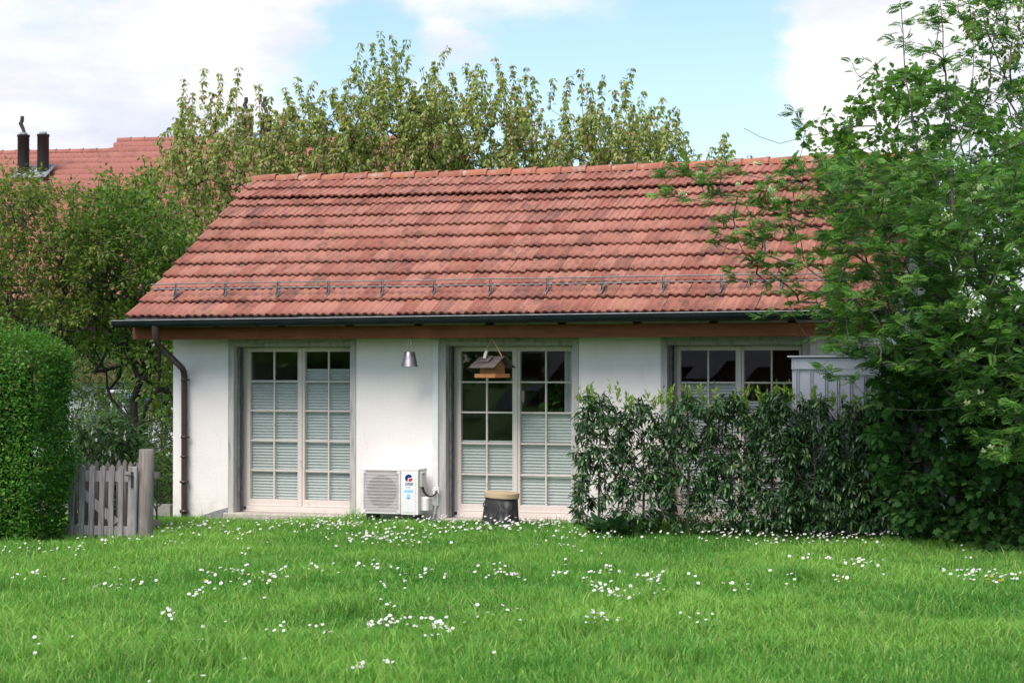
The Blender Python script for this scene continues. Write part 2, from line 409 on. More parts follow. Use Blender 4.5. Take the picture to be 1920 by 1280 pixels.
# branching skeleton: every twig tip is joined to the wood that is nearest below it
class Skel:
    def __init__(s, trunk):
        s.p = [np.array(q, float) for q in trunk]; s.par = [-1] + list(range(len(trunk) - 1)); s.tip = []; s.last = []
        s.t0 = len(trunk)
    def grow(s, tips, seed=1, step=.22, first=1, rise=.3, wob=.05, updraft=.35, order=True):
        rng = np.random.default_rng(seed); tips = np.array(tips); base = s.p[min(s.t0 - 1, max(first, 0))]
        if order: tips = tips[np.argsort(np.linalg.norm(tips - base, axis=1))]
        buf = np.zeros((len(s.p) + 40 * len(tips) + 400, 3)); m_ = len(s.p); buf[:m_] = s.p
        for tp in tips:
            if len(s.p) > len(buf): buf = np.concatenate([buf, np.zeros((len(s.p), 3))])
            buf[m_:len(s.p)] = s.p[m_:] if len(s.p) > m_ else buf[m_:m_]; m_ = len(s.p)
            P = buf[:m_]; d = np.linalg.norm(P - tp, axis=1)
            cost = d + 1.2 * np.maximum(0, P[:, 2] - tp[2] + .12 * d) ; cost[:first] += 50
            k = int(np.argmin(cost)); a = P[k].copy(); L = d[k]; n = max(2, int(L / step))
            ctrl = a + (tp - a) * .5 + np.array([0, 0, -updraft * L * .5]) + rng.normal(size=3) * wob * L
            prev = k
            for i in range(1, n + 1):
                q = i / n; pt = (1 - q) ** 2 * a + 2 * q * (1 - q) * ctrl + q * q * tp
                if i < n: pt = pt + rng.normal(size=3) * wob * .25 * step
                s.p.append(pt); s.par.append(prev); prev = len(s.p) - 1
            s.tip.append(prev)
        return s
    def finish(s, r_tip=.004, power=.45, r_max=.2):
        n = len(s.p); cnt = np.zeros(n)
        kids = np.zeros(n, int)
        for i in range(1, n): kids[s.par[i]] += 1
        cnt[kids == 0] = 1
        for i in range(n - 1, 0, -1): cnt[s.par[i]] += cnt[i]
        s.cnt = cnt; s.P = np.array(s.p); s.rad = np.minimum(r_tip * cnt ** power, r_max); return s
    def wood(s, name, mat, parent, k=5, flare=1.0):
        i = np.arange(1, len(s.P)); par = np.array(s.par[1:]); A = s.P[par]; B = s.P[i]
        ra = s.rad[par]; rb = s.rad[i]; ra = np.minimum(ra, rb * 1.35)
        d = nrm(B - A); ref = np.where(np.abs(d[:, 2:3]) < .9, [[0, 0, 1.]], [[1., 0, 0]]); x = nrm(np.cross(d, ref)); y = np.cross(x, d)
        an = np.arange(k) * 2 * np.pi / k; ring = np.cos(an)[None, :, None] * x[:, None] + np.sin(an)[None, :, None] * y[:, None]
        ext = d * (rb * .25)[:, None]
        V = np.stack([(A - ext)[:, None] + ring * ra[:, None, None], (B + ext)[:, None] + ring * rb[:, None, None]], 1).reshape(-1, 3)
        j = np.arange(k); q = np.stack([j, (j + 1) % k, (j + 1) % k + k, j + k], 1)
        Fq = (q[None] + (np.arange(len(i)) * 2 * k)[:, None, None]).reshape(-1, 4)
        return np_mesh(name, V, Fq, mat, parent, smooth=True)
    def twigs(s, maxcnt): return np.where((s.cnt <= maxcnt) & (np.arange(len(s.P)) >= s.t0))[0]
    def dir(s, idx): return nrm(s.P[idx] - s.P[np.array(s.par)[idx]])

def in_poly(x, y, poly):
    c = np.zeros(len(x), bool); n = len(poly)
    for i in range(n):
        x0, y0 = poly[i]; x1, y1 = poly[(i + 1) % n]
        k = ((y0 > y) != (y1 > y)) & (x < (x1 - x0) * (y - y0) / (y1 - y0 + 1e-9) + x0); c ^= k
    return c
def sample(poly, n, Y0, Y1, rng, soft=0.0):
    """n points spread through a body whose outline seen from the garden is poly and that reaches from y = Y0 to y = Y1"""
    xs = [p[0] for p in poly]; ys = [p[1] for p in poly]; out = []
    while len(out) < n:
        x = rng.uniform(min(xs), max(xs), 4 * n); y = rng.uniform(min(ys), max(ys), 4 * n)
        for a, b in zip(x[(m := in_poly(x, y, poly))], y[m]):
            out.append(at(a + rng.normal(0, soft), b + rng.normal(0, soft), rng.uniform(Y0, Y1)))
    return np.array(out[:n])

# ================================================================== ground
def sstep(a, b, v):
    t_ = np.clip((v - a) / (b - a), 0, 1); return t_ * t_ * (3 - 2 * t_)
def gz(x, y):
    x = np.asarray(x, float); y = np.asarray(y, float)
    z = -.105 + .10 * sstep(-11.3, -8.2, x) * sstep(-4.5, -.5, y) + .105 * (1 - sstep(-6, -1.5, y))
    return z + .018 * np.sin(x * 1.3 + y * .7) * np.cos(y * .9 - x * .4) + .010 * np.sin(x * 3.1 - y * 2.3)
def grid(name, x0, x1, y0, y1, nx, ny, hf, mat, kind='structure'):
    X, Yy = np.meshgrid(np.linspace(x0, x1, nx), np.linspace(y0, y1, ny), indexing='ij'); V = np.stack([X, Yy, hf(X, Yy)], -1).reshape(-1, 3)
    i = np.arange(nx - 1)[:, None] * ny + np.arange(ny - 1)[None]; i = i.ravel()
    o = np_mesh(name, V, np.stack([i, i + ny, i + ny + 1, i + 1], 1), mat, smooth=True); o['kind'] = kind; return o
g_ = grid('ground', -700, 700, -700, 900, 2, 2, lambda x, y: 0 * x - .16, 'soil_turf')
grid('lawn', -22, 8, -24, 12, 76, 91, lambda x, y: np.where((x > -12.5) & (x < -3.5) & (y > .25), -.12, gz(x, y)), 'soil_turf')

# ================================================================== the bungalow
XL, XR = -12.967, -3.0            # roof verges
WL, WR = -12.644, -3.35           # wall corners
EY, EZ, RY = -.70, 2.575, 3.10    # eave edge, ridge line
PT = R(29.87); RZ = EZ + (RY - EY) * math.tan(PT); SL = (RY - EY) / math.cos(PT)
HOUSE = empty('bungalow', (-7.8, 3.1, 0))
tag(HOUSE, 'low white bungalow with red tiled roof and three tall glazed doors', 'house')
HOUSE.location = (0, 0, 0)
OPEN = [(-11.82, -9.975), (-8.812, -6.962), (-5.91, -4.072)]
w = MB(); edges = [WL] + [e for o in OPEN for e in o] + [WR]
for i in range(0, len(edges), 2): w.box((edges[i], 0, -.3), (edges[i + 1], .36, 2.72))
for a, b in OPEN: w.box((a, 0.001, 2.262), (b, .359, 2.72)); w.box((a, .002, -.3), (b, .358, -.06))
back = 6.2
w.box((WL, .361, -.3), (WL + .3, back, 2.72)); w.box((WR - .3, .361, -.3), (WR, back, 2.72)); w.box((WL + .301, back - .3, -.3), (WR - .301, back - .001, 2.72))
for x in (WL, WR - .3):          # gable triangles
    w.add([(x, .0, 2.721), (x, back, 2.721), (x, RY, RZ - .18), (x + .3, .0, 2.721), (x + .3, back, 2.721), (x + .3, RY, RZ - .18)], [(0, 2, 1), (3, 4, 5), (0, 3, 5, 2), (1, 2, 5, 4), (0, 1, 4, 3)])
w.build('wall', 'stucco', HOUSE)
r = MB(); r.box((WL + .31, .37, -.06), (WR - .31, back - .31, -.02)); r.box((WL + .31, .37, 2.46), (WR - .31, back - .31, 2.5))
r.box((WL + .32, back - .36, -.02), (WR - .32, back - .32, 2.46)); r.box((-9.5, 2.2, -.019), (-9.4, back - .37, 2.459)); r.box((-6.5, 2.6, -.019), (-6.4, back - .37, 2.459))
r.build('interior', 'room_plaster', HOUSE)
MB().prism([(-12.30, -.2), (-11.822, -.2), (-11.822, .075), (-12.02, .02), (-12.22, -.045)], -.012, -.002).build('plinth', 'plinth_grey', HOUSE)

# ---- glazed doors
PZ = [2.125, 1.742, 1.353, .957, .560, .187]     # glazing bars
BLIND = [(1.745, 1.892), (.975, 1.338), (1.722, 1.50)]
def zigzag(x0, x1, z0, z1, y, pitch, amp):
    n = max(2, int((z1 - z0) / pitch * 2)); vs = []; fs = []
    for i in range(n + 1):
        z = z1 - (z1 - z0) * i / n; yy = y + (amp if i % 2 else -amp)
        vs += [(x0, yy, z), (x1, yy, z)]
    for i in range(n): fs.append((2 * i, 2 * i + 2, 2 * i + 3, 2 * i + 1))
    return vs, fs
def glazed_door(a, b, blinds):
    d = MB(); fy = .285                                     # fixed outer frame
    l, r_ = a + .085, b - .085; c = (l + r_) / 2
    d.box((l, fy, .07), (l + .05, fy + .09, 2.25), 0, .004); d.box((r_ - .05, fy, .07), (r_, fy + .09, 2.25), 0, .004)
    d.box((l + .05, fy, 2.185), (r_ - .05, fy + .09, 2.25), 0, .004); d.box((l + .05, fy - .03, .035), (r_ - .05, fy + .09, .085), 0, .004)
    d.box((l + .0, fy - .05, .012), (r_, fy + .09, .034), 0, .003)
    door = d.build('glazed_door', 'frame_paint', HOUSE)
    s = MB()                                                # stone surround, a little proud of the stucco
    s.box((a, -.014, -.1), (a + .085, .36, 2.30), 0, .006); s.box((b - .085, -.014, -.1), (b, .36, 2.30), 0, .006)
    s.box((a + .0851, -.012, 2.252), (b - .0851, .36, 2.40))
    s.build('surround', 'surround_stone', door)
    MB().box((a + .04, .02, 2.205), (b - .04, .12, 2.2515)).build('shutter_box', 'surround_stone', door)
    for x in (l + .0005, r_ - .0425): MB().box((x, .14, .02), (x + .042, .175, 2.2), 0, .003).build('shutter_rail', 'rail_rubber', door)
    for x in (l + .0005, r_ - .0305): MB().box((x, .10, .02), (x + .030, .128, 2.2), 0, .003).build('shutter_rail', 'guard_metal', door)
    MB().box((a - .03, -.10, -.14), (b + .03, .33, .012), 0, .012).build('threshold', 'threshold_stone', door)
    for k, (x0, x1) in enumerate(((l + .045, c + .008), (c + .010, r_ - .045))):
        lf = MB(); y0 = fy - .012 - .002 * k; y1 = fy + .06; st = .052; bt = .105
        lf.box((x0, y0, .075), (x0 + st, y1, 2.195), 0, .005); lf.box((x1 - st, y0, .075), (x1, y1, 2.195), 0, .005)
        lf.box((x0 + st, y0 + .001, PZ[0] + .012), (x1 - st, y1, 2.194), 0, .004); lf.box((x0 + st, y0 + .001, .076), (x1 - st, y1, PZ[5] - .008), 0, .004)
        if k == 0: lf.box((c - .025, y0 - .018, .08), (c + .030, y0 - .0005, 2.19), 0, .006)
        lf.box((x0 + st - .01, y0 - .018, .085), (x1 - st + .01, y0 - .001, .108), 0, .006)
        lf.build('leaf_frame', 'frame_paint', door)
        g0, g1 = x0 + st, x1 - st; m = (g0 + g1) / 2
        MB().box((m - .011, fy, PZ[5] - .008), (m + .011, fy + .035, PZ[0] + .012), 0, .003).build('glazing_bar', 'frame_paint', door)
        for z in PZ[1:5]:
            for (p0, p1) in ((g0, m - .0112), (m + .0112, g1)): MB().box((p0, fy + .001, z - .011), (p1, fy + .034, z + .011), 0, .003).build('glazing_bar', 'frame_paint', door)
        for i in range(5):
            zt = PZ[i] + (.012 if i == 0 else -.011); zb = PZ[i + 1] + (.011 if i < 4 else -.008)
            for (p0, p1) in ((g0, m - .0112), (m + .0112, g1)):
                tilt = RNG.normal(0, .0012, 4)
                yb = fy + .020
                MB().add([(p0, yb + tilt[0], zb), (p1, yb + tilt[1], zb), (p1, yb + tilt[2], zt), (p0, yb + tilt[3], zt)], [(0, 1, 2, 3)]).build('pane', 'glass', door)
        vs, fs = zigzag(x0 + st * .7, x1 - st * .7, .15, blinds[k], fy + .068, .0385, .012)
        bl = MB().add(vs, fs); bl.box((x0 + st * .7, fy + .056, blinds[k]), (x1 - st * .7, fy + .085, blinds[k] + .016))
        bl.build('pleated_blind', 'blind_cloth', door)
    return door
for (a, b), bl in zip(OPEN, BLIND): glazed_door(a, b, bl)

# ---- eaves: beam, soffit, gutter
box('eaves_beam', (XL - .005, -.50, 2.295), (XR, -.37, 2.455), 'beam_wood', HOUSE, .006)
s = MB()
for i in range(5):
    y0 = -.66 + i * .135; s.box((XL + .02, y0, EZ + (y0 - EY) * math.tan(PT) - .115), (XR - .02, y0 + .131, EZ + (y0 - EY) * math.tan(PT) - .095))
s.build('soffit', 'soffit_wood', HOUSE)
for x in np.arange(XL + .15, XR, .95):
    MB().add([(x, -.365, 2.44), (x + .09, -.365, 2.44), (x + .09, .0, 2.60), (x, .0, 2.60), (x, -.365, 2.62), (x + .09, -.365, 2.62), (x + .09, 0, 2.84), (x, 0, 2.84)],
             [(0, 1, 2, 3), (7, 6, 5, 4), (0, 4, 5, 1), (1, 5, 6, 2), (3, 7, 4, 0)]).build('rafter_tail', 'soffit_wood', HOUSE)
# gutter falls slightly towards the downpipe
GY, GR = -.80, .078
def gzr(x): return 2.533 + (x - XL) / 9.5 * .045
gm = MB(); xs = list(np.arange(XL - .105, XR + .1, .5)) ; n = 11
for i in range(len(xs) - 1):
    vs = []
    for x in (xs[i], xs[i + 1]):
        for q in range(n):
            a = math.pi + math.pi * q / (n - 1); vs.append((x, GY - GR * math.cos(a) * -1 if False else GY + GR * math.cos(a), gzr(x) + GR * 1.12 * math.sin(a)))
    gm.add(vs, [(q, q + 1, q + 1 + n, q + n) for q in range(n - 1)], 0, True)
for x in (xs[0],):
    vs = [(x, GY + GR * math.cos(math.pi + math.pi * q / (n - 1)), gzr(x) + GR * 1.12 * math.sin(math.pi + math.pi * q / (n - 1))) for q in range(n)]
    gm.add(vs, [tuple(range(n))])
gut = gm.build('gutter', 'gutter_metal', HOUSE)
MB().tube([(x, GY - GR - .004, gzr(x) + .004) for x in (xs[0], XL + 3, XL + 6, xs[-1])], .0065, 8).build('rim_bead', 'rim_metal', gut)
for x in (XL + .22, XL + .98, XL + 1.96, XL + 3.05, XL + 4.1, XL + 5.1, XL + 6.2, XL + 7.3, XL + 8.3, XL + 9.3):
    j = MB(); vs = []
    for xx in (x, x + .018):
        for q in range(n):
            a = math.pi + math.pi * q / (n - 1); vs.append((xx, GY + (GR + .0035) * math.cos(a), gzr(xx) + (GR + .0035) * 1.12 * math.sin(a)))
    j.add(vs, [(q, q + 1, q + 1 + n, q + n) for q in range(n - 1)], 0, True); j.build('gutter_joint', 'gutter_metal', gut)
MB().add([(XL, -.735, 2.535), (XR, -.735, 2.555), (XR, -.66, 2.60), (XL, -.66, 2.585), (XL, -.735, 2.55), (XR, -.735, 2.575)], [(0, 1, 5, 4), (4, 5, 2, 3)]).build('drip_edge', 'flashing', HOUSE)
# downpipe with swan neck
px = -12.463
pipe = MB().tube([(px, GY, 2.47), (px, GY, 2.40), (px, GY + .005, 2.33), (px, GY + .03, 2.27), (px + .004, GY + .09, 2.205), (px + .01, -.5, 2.105), (px + .015, -.25, 1.985), (px + .02, -.13, 1.925), (px + .025, -.085, 1.87), (px + .027, -.075, 1.80), (px + .03, -.075, 1.16), (px + .033, -.075, -.1)],
                 [.052, .047, .043, .043, .043, .043, .043, .043, .043, .043, .043, .043], 14).build('downpipe', 'pipe_brown', HOUSE)
for z, rr, hh in ((1.75, .050, .03), (1.16, .047, .012), (.988, .050, .03), (.735, .055, .02), (.392, .062, .03), (-.005, .062, .04)):
    k = MB().lathe([(.043, 0), (rr, 0), (rr, hh), (.043, hh)], 14, 0, (px + .031, -.075, z))
    if z in (1.75, .988): k.box((px + .07, -.09, z + .004), (px + .105, -.065, z + .026)); k.box((px + .02, -.04, z + .005), (px + .04, -.001, z + .025))
    k.build('pipe_clamp', 'pipe_brown', pipe)

# ---- roof
dk = MB()
dk.add([(XL + .02, EY + .04, EZ - .055), (XR - .02, EY + .04, EZ - .055), (XR - .02, RY, RZ - .07), (XL + .02, RY, RZ - .07),
        (XL + .02, EY + .04, EZ - .09), (XR - .02, EY + .04, EZ - .09), (XR - .02, RY, RZ - .105), (XL + .02, RY, RZ - .105)],
       [(0, 1, 2, 3), (7, 6, 5, 4), (0, 4, 5, 1), (0, 3, 7, 4), (1, 5, 6, 2)])
by, bz = 2 * RY - EY, EZ          # rear slope
dk.add([(XL + .02, RY, RZ - .07), (XR - .02, RY, RZ - .07), (XR - .02, by, bz - .055), (XL + .02, by, bz - .055),
        (XL + .02, RY, RZ - .104), (XR - .02, RY, RZ - .104), (XR - .02, by, bz - .09), (XL + .02, by, bz - .09)], [(0, 1, 2, 3), (7, 6, 5, 4), (0, 3, 7, 4), (1, 5, 6, 2), (2, 6, 7, 3)])
ROOF = dk.build('roof', 'soffit_wood', HOUSE)
TW = .2266; NC = 44
PROF = [(0, .014), (.03, .022), (.20, .022), (.265, .005), (.36, .0), (.44, .004), (.51, .019), (.59, .022), (.67, .018), (.745, .003), (.90, .0), (.968, .006)]
EXPO = [.400, .370, .375, .372, .375, .375, .366, .370, .375, .245, .360, .345]
def tile_geo(expo, lift=.050):
    L = expo + .055; vs = []; k = len(PROF)
    for (y, z) in ((0, lift), (L, .002)):
        for (t_, h) in PROF: vs.append((t_ * TW, y, z + h))
    for (t_, h) in PROF: vs.append((t_ * TW, .004, max(lift + h - .026, 0)))
    fs = [(i, i + 1, i + 1 + k, i + k) for i in range(k - 1)] + [(i + 2 * k, i + 1 + 2 * k, i + 1, i) for i in range(k - 1)]
    fs += [(0, k, 2 * k), (k - 1, 3 * k - 1, 2 * k - 1)]
    return vs, fs
ex, ey_, ez_ = np.array([1, 0, 0]), np.array([0, math.cos(PT), math.sin(PT)]), np.array([0, -math.sin(PT), math.cos(PT)])
def sag(x, q): return -.045 * q * math.sin(math.pi * min(max((x - XL) / 8.6, 0), 1))
meshes = {}
singles = []; rest = MB(); s0 = 0.0; cand = []
rr = random.Random(3)
for row, e in enumerate(EXPO):
    lift = .050 if row != 10 else .075
    for colm in range(NC):
        x = XL + colm * TW; q = s0 / SL
        p = np.array([XL, EY, EZ]) + ex * (colm * TW + rr.gauss(0, .0016)) + ey_ * (s0 + rr.gauss(0, .006)) + ez_ * (-.018 + rr.gauss(0, .0022)) + np.array([0, 0, sag(x, q)])
        hid = x > -4.0 + .10 * row or (x > -5.0 and row > 8)
        cand.append((hid, row, colm, e, lift, p, rr.gauss(0, .005), rr.gauss(0, .004)))
    s0 += e
vis = sorted([c for c in cand if not c[0]], key=lambda c: c[1])
chosen = set(id(c) for c in vis[:300])
for c in cand:
    hid, row, colm, e, lift, p, yaw, roll = c
    key = (e, lift); vs, fs = tile_geo(e, lift)
    Mx = Matrix.Translation(Vector(p)) @ Matrix.Rotation(PT, 4, 'X') @ Matrix.Rotation(yaw, 4, 'Z') @ Matrix.Rotation(roll, 4, 'X')
    if id(c) in chosen:
        if key not in meshes:
            o = MB().add(vs, fs, 0).build('tile', 'roof_tile', ROOF); me = o.data
            for pl, sm in zip(me.polygons, [len(f) == 4 and i < len(PROF) - 1 for i, f in enumerate(fs)]): pl.use_smooth = sm
            meshes[key] = me
        else:
            o = link(bpy.data.objects.new('tile', meshes[key]), ROOF)
        o.matrix_local = Mx
    else:
        rest.add([Mx @ Vector(v) for v in vs], fs, 0)
o = rest.build('upper_tiles', 'roof_tile', ROOF); o['kind'] = 'stuff'
# rear slope tiles as plain courses
b_ = MB()
for i in range(12):
    y0 = RY + i * .365 * math.cos(PT); z0 = RZ - i * .365 * math.sin(PT)
    y1 = y0 + .40 * math.cos(PT); z1 = z0 - .40 * math.sin(PT)
    b_.add([(XL, y0, z0 - .03), (XR, y0, z0 - .03), (XR, y1, z1 + .03), (XL, y1, z1 + .03), (XL, y1, z1 + .005), (XR, y1, z1 + .005)], [(3, 2, 1, 0), (3, 4, 5, 2)])
o = b_.build('rear_courses', 'roof_tile', ROOF)
# verge boards
for x in (XL + .006, XR - .03):
    MB().add([(x, EY + .05, EZ - .17), (x, RY, RZ - .17), (x, RY, RZ - .02), (x, EY + .05, EZ - .02), (x + .024, EY + .05, EZ - .17), (x + .024, RY, RZ - .17), (x + .024, RY, RZ - .02), (x + .024, EY + .05, EZ - .02)],
             [(0, 3, 2, 1), (4, 5, 6, 7), (0, 1, 5, 4), (2, 3, 7, 6), (0, 4, 7, 3)]).build('verge_board', 'beam_wood', HOUSE)
# ridge tiles
RL = .372; kk = 9; rme = None
vs = []; fs = []
for (y, rad) in ((0, .098), (.05, .098), (.052, .090), (RL + .03, .080)):
    for i in range(kk):
        a = math.pi * (-.06 + 1.12 * i / (kk - 1)); vs.append((y, rad * 1.12 * math.cos(a), rad * .92 * math.sin(a)))
for j in range(3): fs += [(j * kk + i, j * kk + i + 1, (j + 1) * kk + i + 1, (j + 1) * kk + i) for i in range(kk - 1)]
for i in range(kk): vs.append((0, .082 * 1.12 * math.cos(math.pi * (-.06 + 1.12 * i / (kk - 1))), .082 * .92 * math.sin(math.pi * (-.06 + 1.12 * i / (kk - 1)))))
fs += [(i, 4 * kk + i, 4 * kk + i + 1, i + 1) for i in range(kk - 1)]
fs += [tuple(range(4 * kk, 5 * kk))]
for i in range(27):
    if rme is None: o = MB().add(vs, fs, 0, True).build('ridge_tile', 'ridge_clay', ROOF); rme = o.data
    else: o = link(bpy.data.objects.new('ridge_tile', rme), ROOF)
    x = XL - .01 + (i + 1) * RL
    o.location = (x, RY + .0, RZ - .012 + sag(x - RL / 2, 1) + rr.gauss(0, .003)); o.rotation_euler = (rr.gauss(0, .01), R(1.6) + rr.gauss(0, .006), math.pi + rr.gauss(0, .008))
# snow guard
SG = empty('snow_guard'); SG.parent = HOUSE
for dz in (2.964, 3.036): MB().tube([(x, -.27 + rr.gauss(0, .002), dz + rr.gauss(0, .003)) for x in np.linspace(-12.83, XR + .3, 14)], .0085, 7).build('rail', 'guard_metal', SG)
for x in np.arange(-12.44, XR, .735):
    x += rr.gauss(0, .015)
    m = MB(); m.box((x - .014, -.276, 2.855), (x - .009, -.258, 3.05)); m.box((x + .009, -.276, 2.855), (x + .014, -.258, 3.05))
    m.add([(x - .012, -.36, 2.832), (x + .012, -.36, 2.832), (x + .012, -.10, 2.980), (x - .012, -.10, 2.980), (x - .012, -.36, 2.84), (x + .012, -.36, 2.84), (x + .012, -.10, 2.988), (x - .012, -.10, 2.988)],
          [(4, 5, 6, 7), (0, 4, 7, 3), (1, 2, 6, 5), (0, 1, 5, 4), (3, 2, 1, 0)])
    m.add([(x - .003, -.34, 2.85), (x - .003, -.262, 2.9), (x - .003, -.262, 3.04)], [(0, 1, 2)])
    m.build('bracket', 'guard_metal', SG)
# white cable duct beside the middle door
MB().box((-8.905, -.045, .165), (-8.822, -.001, 2.30), 0, .006).build('cable_duct', 'white_plastic', HOUSE)

# ================================================================== things at the wall
AC = empty('air_conditioner', (-9.34, -.27, .03)); tag(AC, 'white outdoor air conditioner with round fan grille standing by the house wall', 'air conditioner')
def loc(o): o.location = -Vector(AC.location); return o
ax0, ax1, ay0, ay1, az0, az1 = -9.731, -8.945, -.42, -.12, .075, .655
m = MB(); m.box((ax0, ay0 + .012, az0), (ax1, ay1, az1 - .012), 0, .008); m.box((ax0 - .006, ay0 + .004, az1 - .03), (ax1 + .006, ay1 + .004, az1), 0, .008)
m.box((ax0, ay0, az0), (ax1, ay0 + .0115, az1 - .031), 0, .004)
loc(m.build('casing', 'unit_white', AC))
fx, fz, fr = -9.437, .362, .205
f = MB(); f.lathe([(0, 0), (fr, 0)], 40)
o = f.build('fan_opening', 'fan_dark', AC); o.rotation_euler = (R(90), 0, 0); o.location = Vector((fx, ay0 - .0015, fz)) - Vector(AC.location); o.data.transform(Matrix.Translation((0, 0, 0)))
fb = MB()
for k in range(5):
    a0 = 2 * math.pi * k / 5
    q = [(.05, -.2), (.19, -.35), (.195, .15), (.05, .35)]
    fb.add([(fx + r1 * math.cos(a0 + t1), ay0 - .0025 - .001 * i, fz + r1 * math.sin(a0 + t1)) for i, (r1, t1) in enumerate(q)], [(0, 1, 2, 3)])
fb.add([(fx + .055 * math.cos(a), ay0 - .007, fz + .055 * math.sin(a)) for a in np.linspace(0, 2 * math.pi, 16)[:-1]], [tuple(range(15))])
loc(fb.build('fan_blades', 'fan_blade', AC))
gr = MB(); g0, g1, gz0, gz1 = -9.685, -9.19, .095, .628
loc(MB().box((g0, ay0 - .001, gz0), (g1, ay0 - .0002, gz1)).build('coil', 'coil_pink', AC))
for x in np.arange(g0, g1 + .001, (g1 - g0) / 34): gr.box((x - .0016, ay0 - .022, gz0), (x + .0016, ay0 - .016, gz1))
for z in np.arange(gz0, gz1 + .001, (gz1 - gz0) / 13): gr.box((g0, ay0 - .0159, z - .0028), (g1, ay0 - .012, z + .0028))
for x in (g0, g1): gr.box((x - .008, ay0 - .024, gz0 - .008), (x + .008, ay0 - .0001, gz1 + .008), 0, .002)
for z in (gz0 - .008, gz1 + .002): gr.box((g0 + .0081, ay0 - .0235, z), (g1 - .0081, ay0 - .0002, z + .007))
for x in (g0 + .02, g1 - .02):
    for z in (gz0 + .02, gz1 - .02): gr.box((x - .013, ay0 - .0245, z - .013), (x + .013, ay0 - .0221, z + .013), 0, .001)
loc(gr.build('fan_grille', 'unit_grille', AC))
pm = MB().box((-9.152, ay0 - .006, .105), (-8.982, ay0 - .0005, .598), 0, .002); PANEL = loc(pm.build('front_panel', 'panel_white', AC)); PANEL.location = -Vector(AC.location)
ly = ay0 - .0075; lx, lz = -9.068, .536
lg = MB(); RR_ = .052
arc = [(lx + RR_ * math.cos(a), lz + RR_ * .92 * math.sin(a)) for a in np.linspace(R(35), R(250), 26)]
inner = [(lx - .018, lz - .030), (lx - .010, lz + .006), (lx + .034, lz + .010)]
lg.add([(x, ly, z) for x, z in arc + inner], [tuple(range(len(arc) + 3))], 0)
arc2 = [(lx + RR_ * math.cos(a), lz + RR_ * .92 * math.sin(a)) for a in np.linspace(R(-72), R(2), 12)]
lg.add([(x, ly, z) for x, z in [(lx - .006, lz - .038), (lx + .002, lz - .002)] + arc2[::-1]], [tuple(range(14))], 1)
o = lg.build('logo', ['logo_blue', 'logo_red'], PANEL)
def text(body, x, z, size, mat, parent, y=ly, shear=0.0, sx=1.0, bold=0.0):
    cu = bpy.data.curves.new('lettering', 'FONT'); cu.body = body; cu.size = size; cu.shear = shear; cu.align_x = 'CENTER'; cu.align_y = 'CENTER'; cu.offset = bold; cu.extrude = .0006
    ob = bpy.data.objects.new('t', cu); COL.objects.link(ob); dg = bpy.context.evaluated_depsgraph_get()
    me = bpy.data.meshes.new_from_object(ob.evaluated_get(dg)); bpy.data.objects.remove(ob)
    me.materials.clear(); me.materials.append(MATS[mat])
    o = bpy.data.objects.new('lettering', me); o.rotation_euler = (R(90), 0, 0); o.location = (x, y, z); o.scale = (sx, 1, 1); return link(o, parent)
text('GREE', lx, .461, .046, 'logo_blue', PANEL, shear=.22, sx=1.02, bold=.0008)
st = MB(); st.box((-9.132, ly + .001, .352), (-9.012, ly + .0018, .392)); st.build('sticker', 'sticker_blue', PANEL)
for x0_, x1_ in ((-9.122, -9.104), (-9.088, -9.050), (-9.038, -9.022)): MB().box((x0_, ly - .0006, .363), (x1_, ly + .0005, .381)).build('sticker', 'sticker_grey', PANEL)
dsk = MB().add([(-9.072 + .030 * math.cos(a), ly + .0005, .305 + .030 * math.sin(a)) for a in np.linspace(0, 2 * math.pi, 24)[:-1]], [tuple(range(23))][::1]); dsk.build('sticker', 'sticker_blue', PANEL)
MB().add([(-9.072 + .026 * math.cos(a), ly - .001, .300 + .026 * math.sin(a)) for a in np.linspace(R(200), R(340), 10)], [tuple(range(10))]).build('sticker', 'sticker_mid', PANEL)
MB().box((-9.105, ly + .001, .415), (-9.045, ly + .0016, .428)).build('sticker', 'sticker_grey', PANEL)
sc_ = MB(); sc_.box((ax1 - .0005, -.36, .42), (ax1 + .022, -.22, .615), 0, .008); loc(sc_.build('terminal_cover', 'unit_white', AC))
loc(MB().box((ax1 + .0225, -.31, .575), (ax1 + .026, -.27, .59)).build('handle_slot', 'black_plastic', AC))
vb = MB(); vb.box((ax1 - .0004, -.34, .11), (ax1 + .10, -.16, .30), 0, .02); loc(vb.build('valve_cover', 'unit_white', AC))
for k, dy in enumerate((0, .035)):
    loc(MB().tube([(ax1 + .012, -.31 + dy, .425), (ax1 + .03, -.31 + dy, .36), (ax1 + .07, -.29 + dy, .305), (ax1 + .115, -.24 + dy, .30), (ax1 + .135, -.10, .345)], .0075, 6).build('cable', 'black_plastic', AC))
vv = MB(); vv.tube([(-8.85, -.10, .30), (-8.86, -.09, .345), (-8.85, -.06, .40)], .017, 8); vv.tube([(-8.885, -.085, .37), (-8.80, -.085, .375)], .013, 8); vv.tube([(-8.80, -.085, .33), (-8.80, -.085, .415)], .012, 8)
loc(vv.build('valve', 'white_plastic', AC)); loc(MB().tube([(-8.86, -.03, .165), (-8.865, -.06, .08), (-8.89, -.10, -.02)], .016, 8).build('drain_hose', 'white_plastic', AC))
for x in (ax0 + .08, ax1 - .14): loc(MB().box((x, ay0 + .01, -.06), (x + .06, ay1 + .02, az0 - .001), 0, .005).build('foot', 'black_plastic', AC))

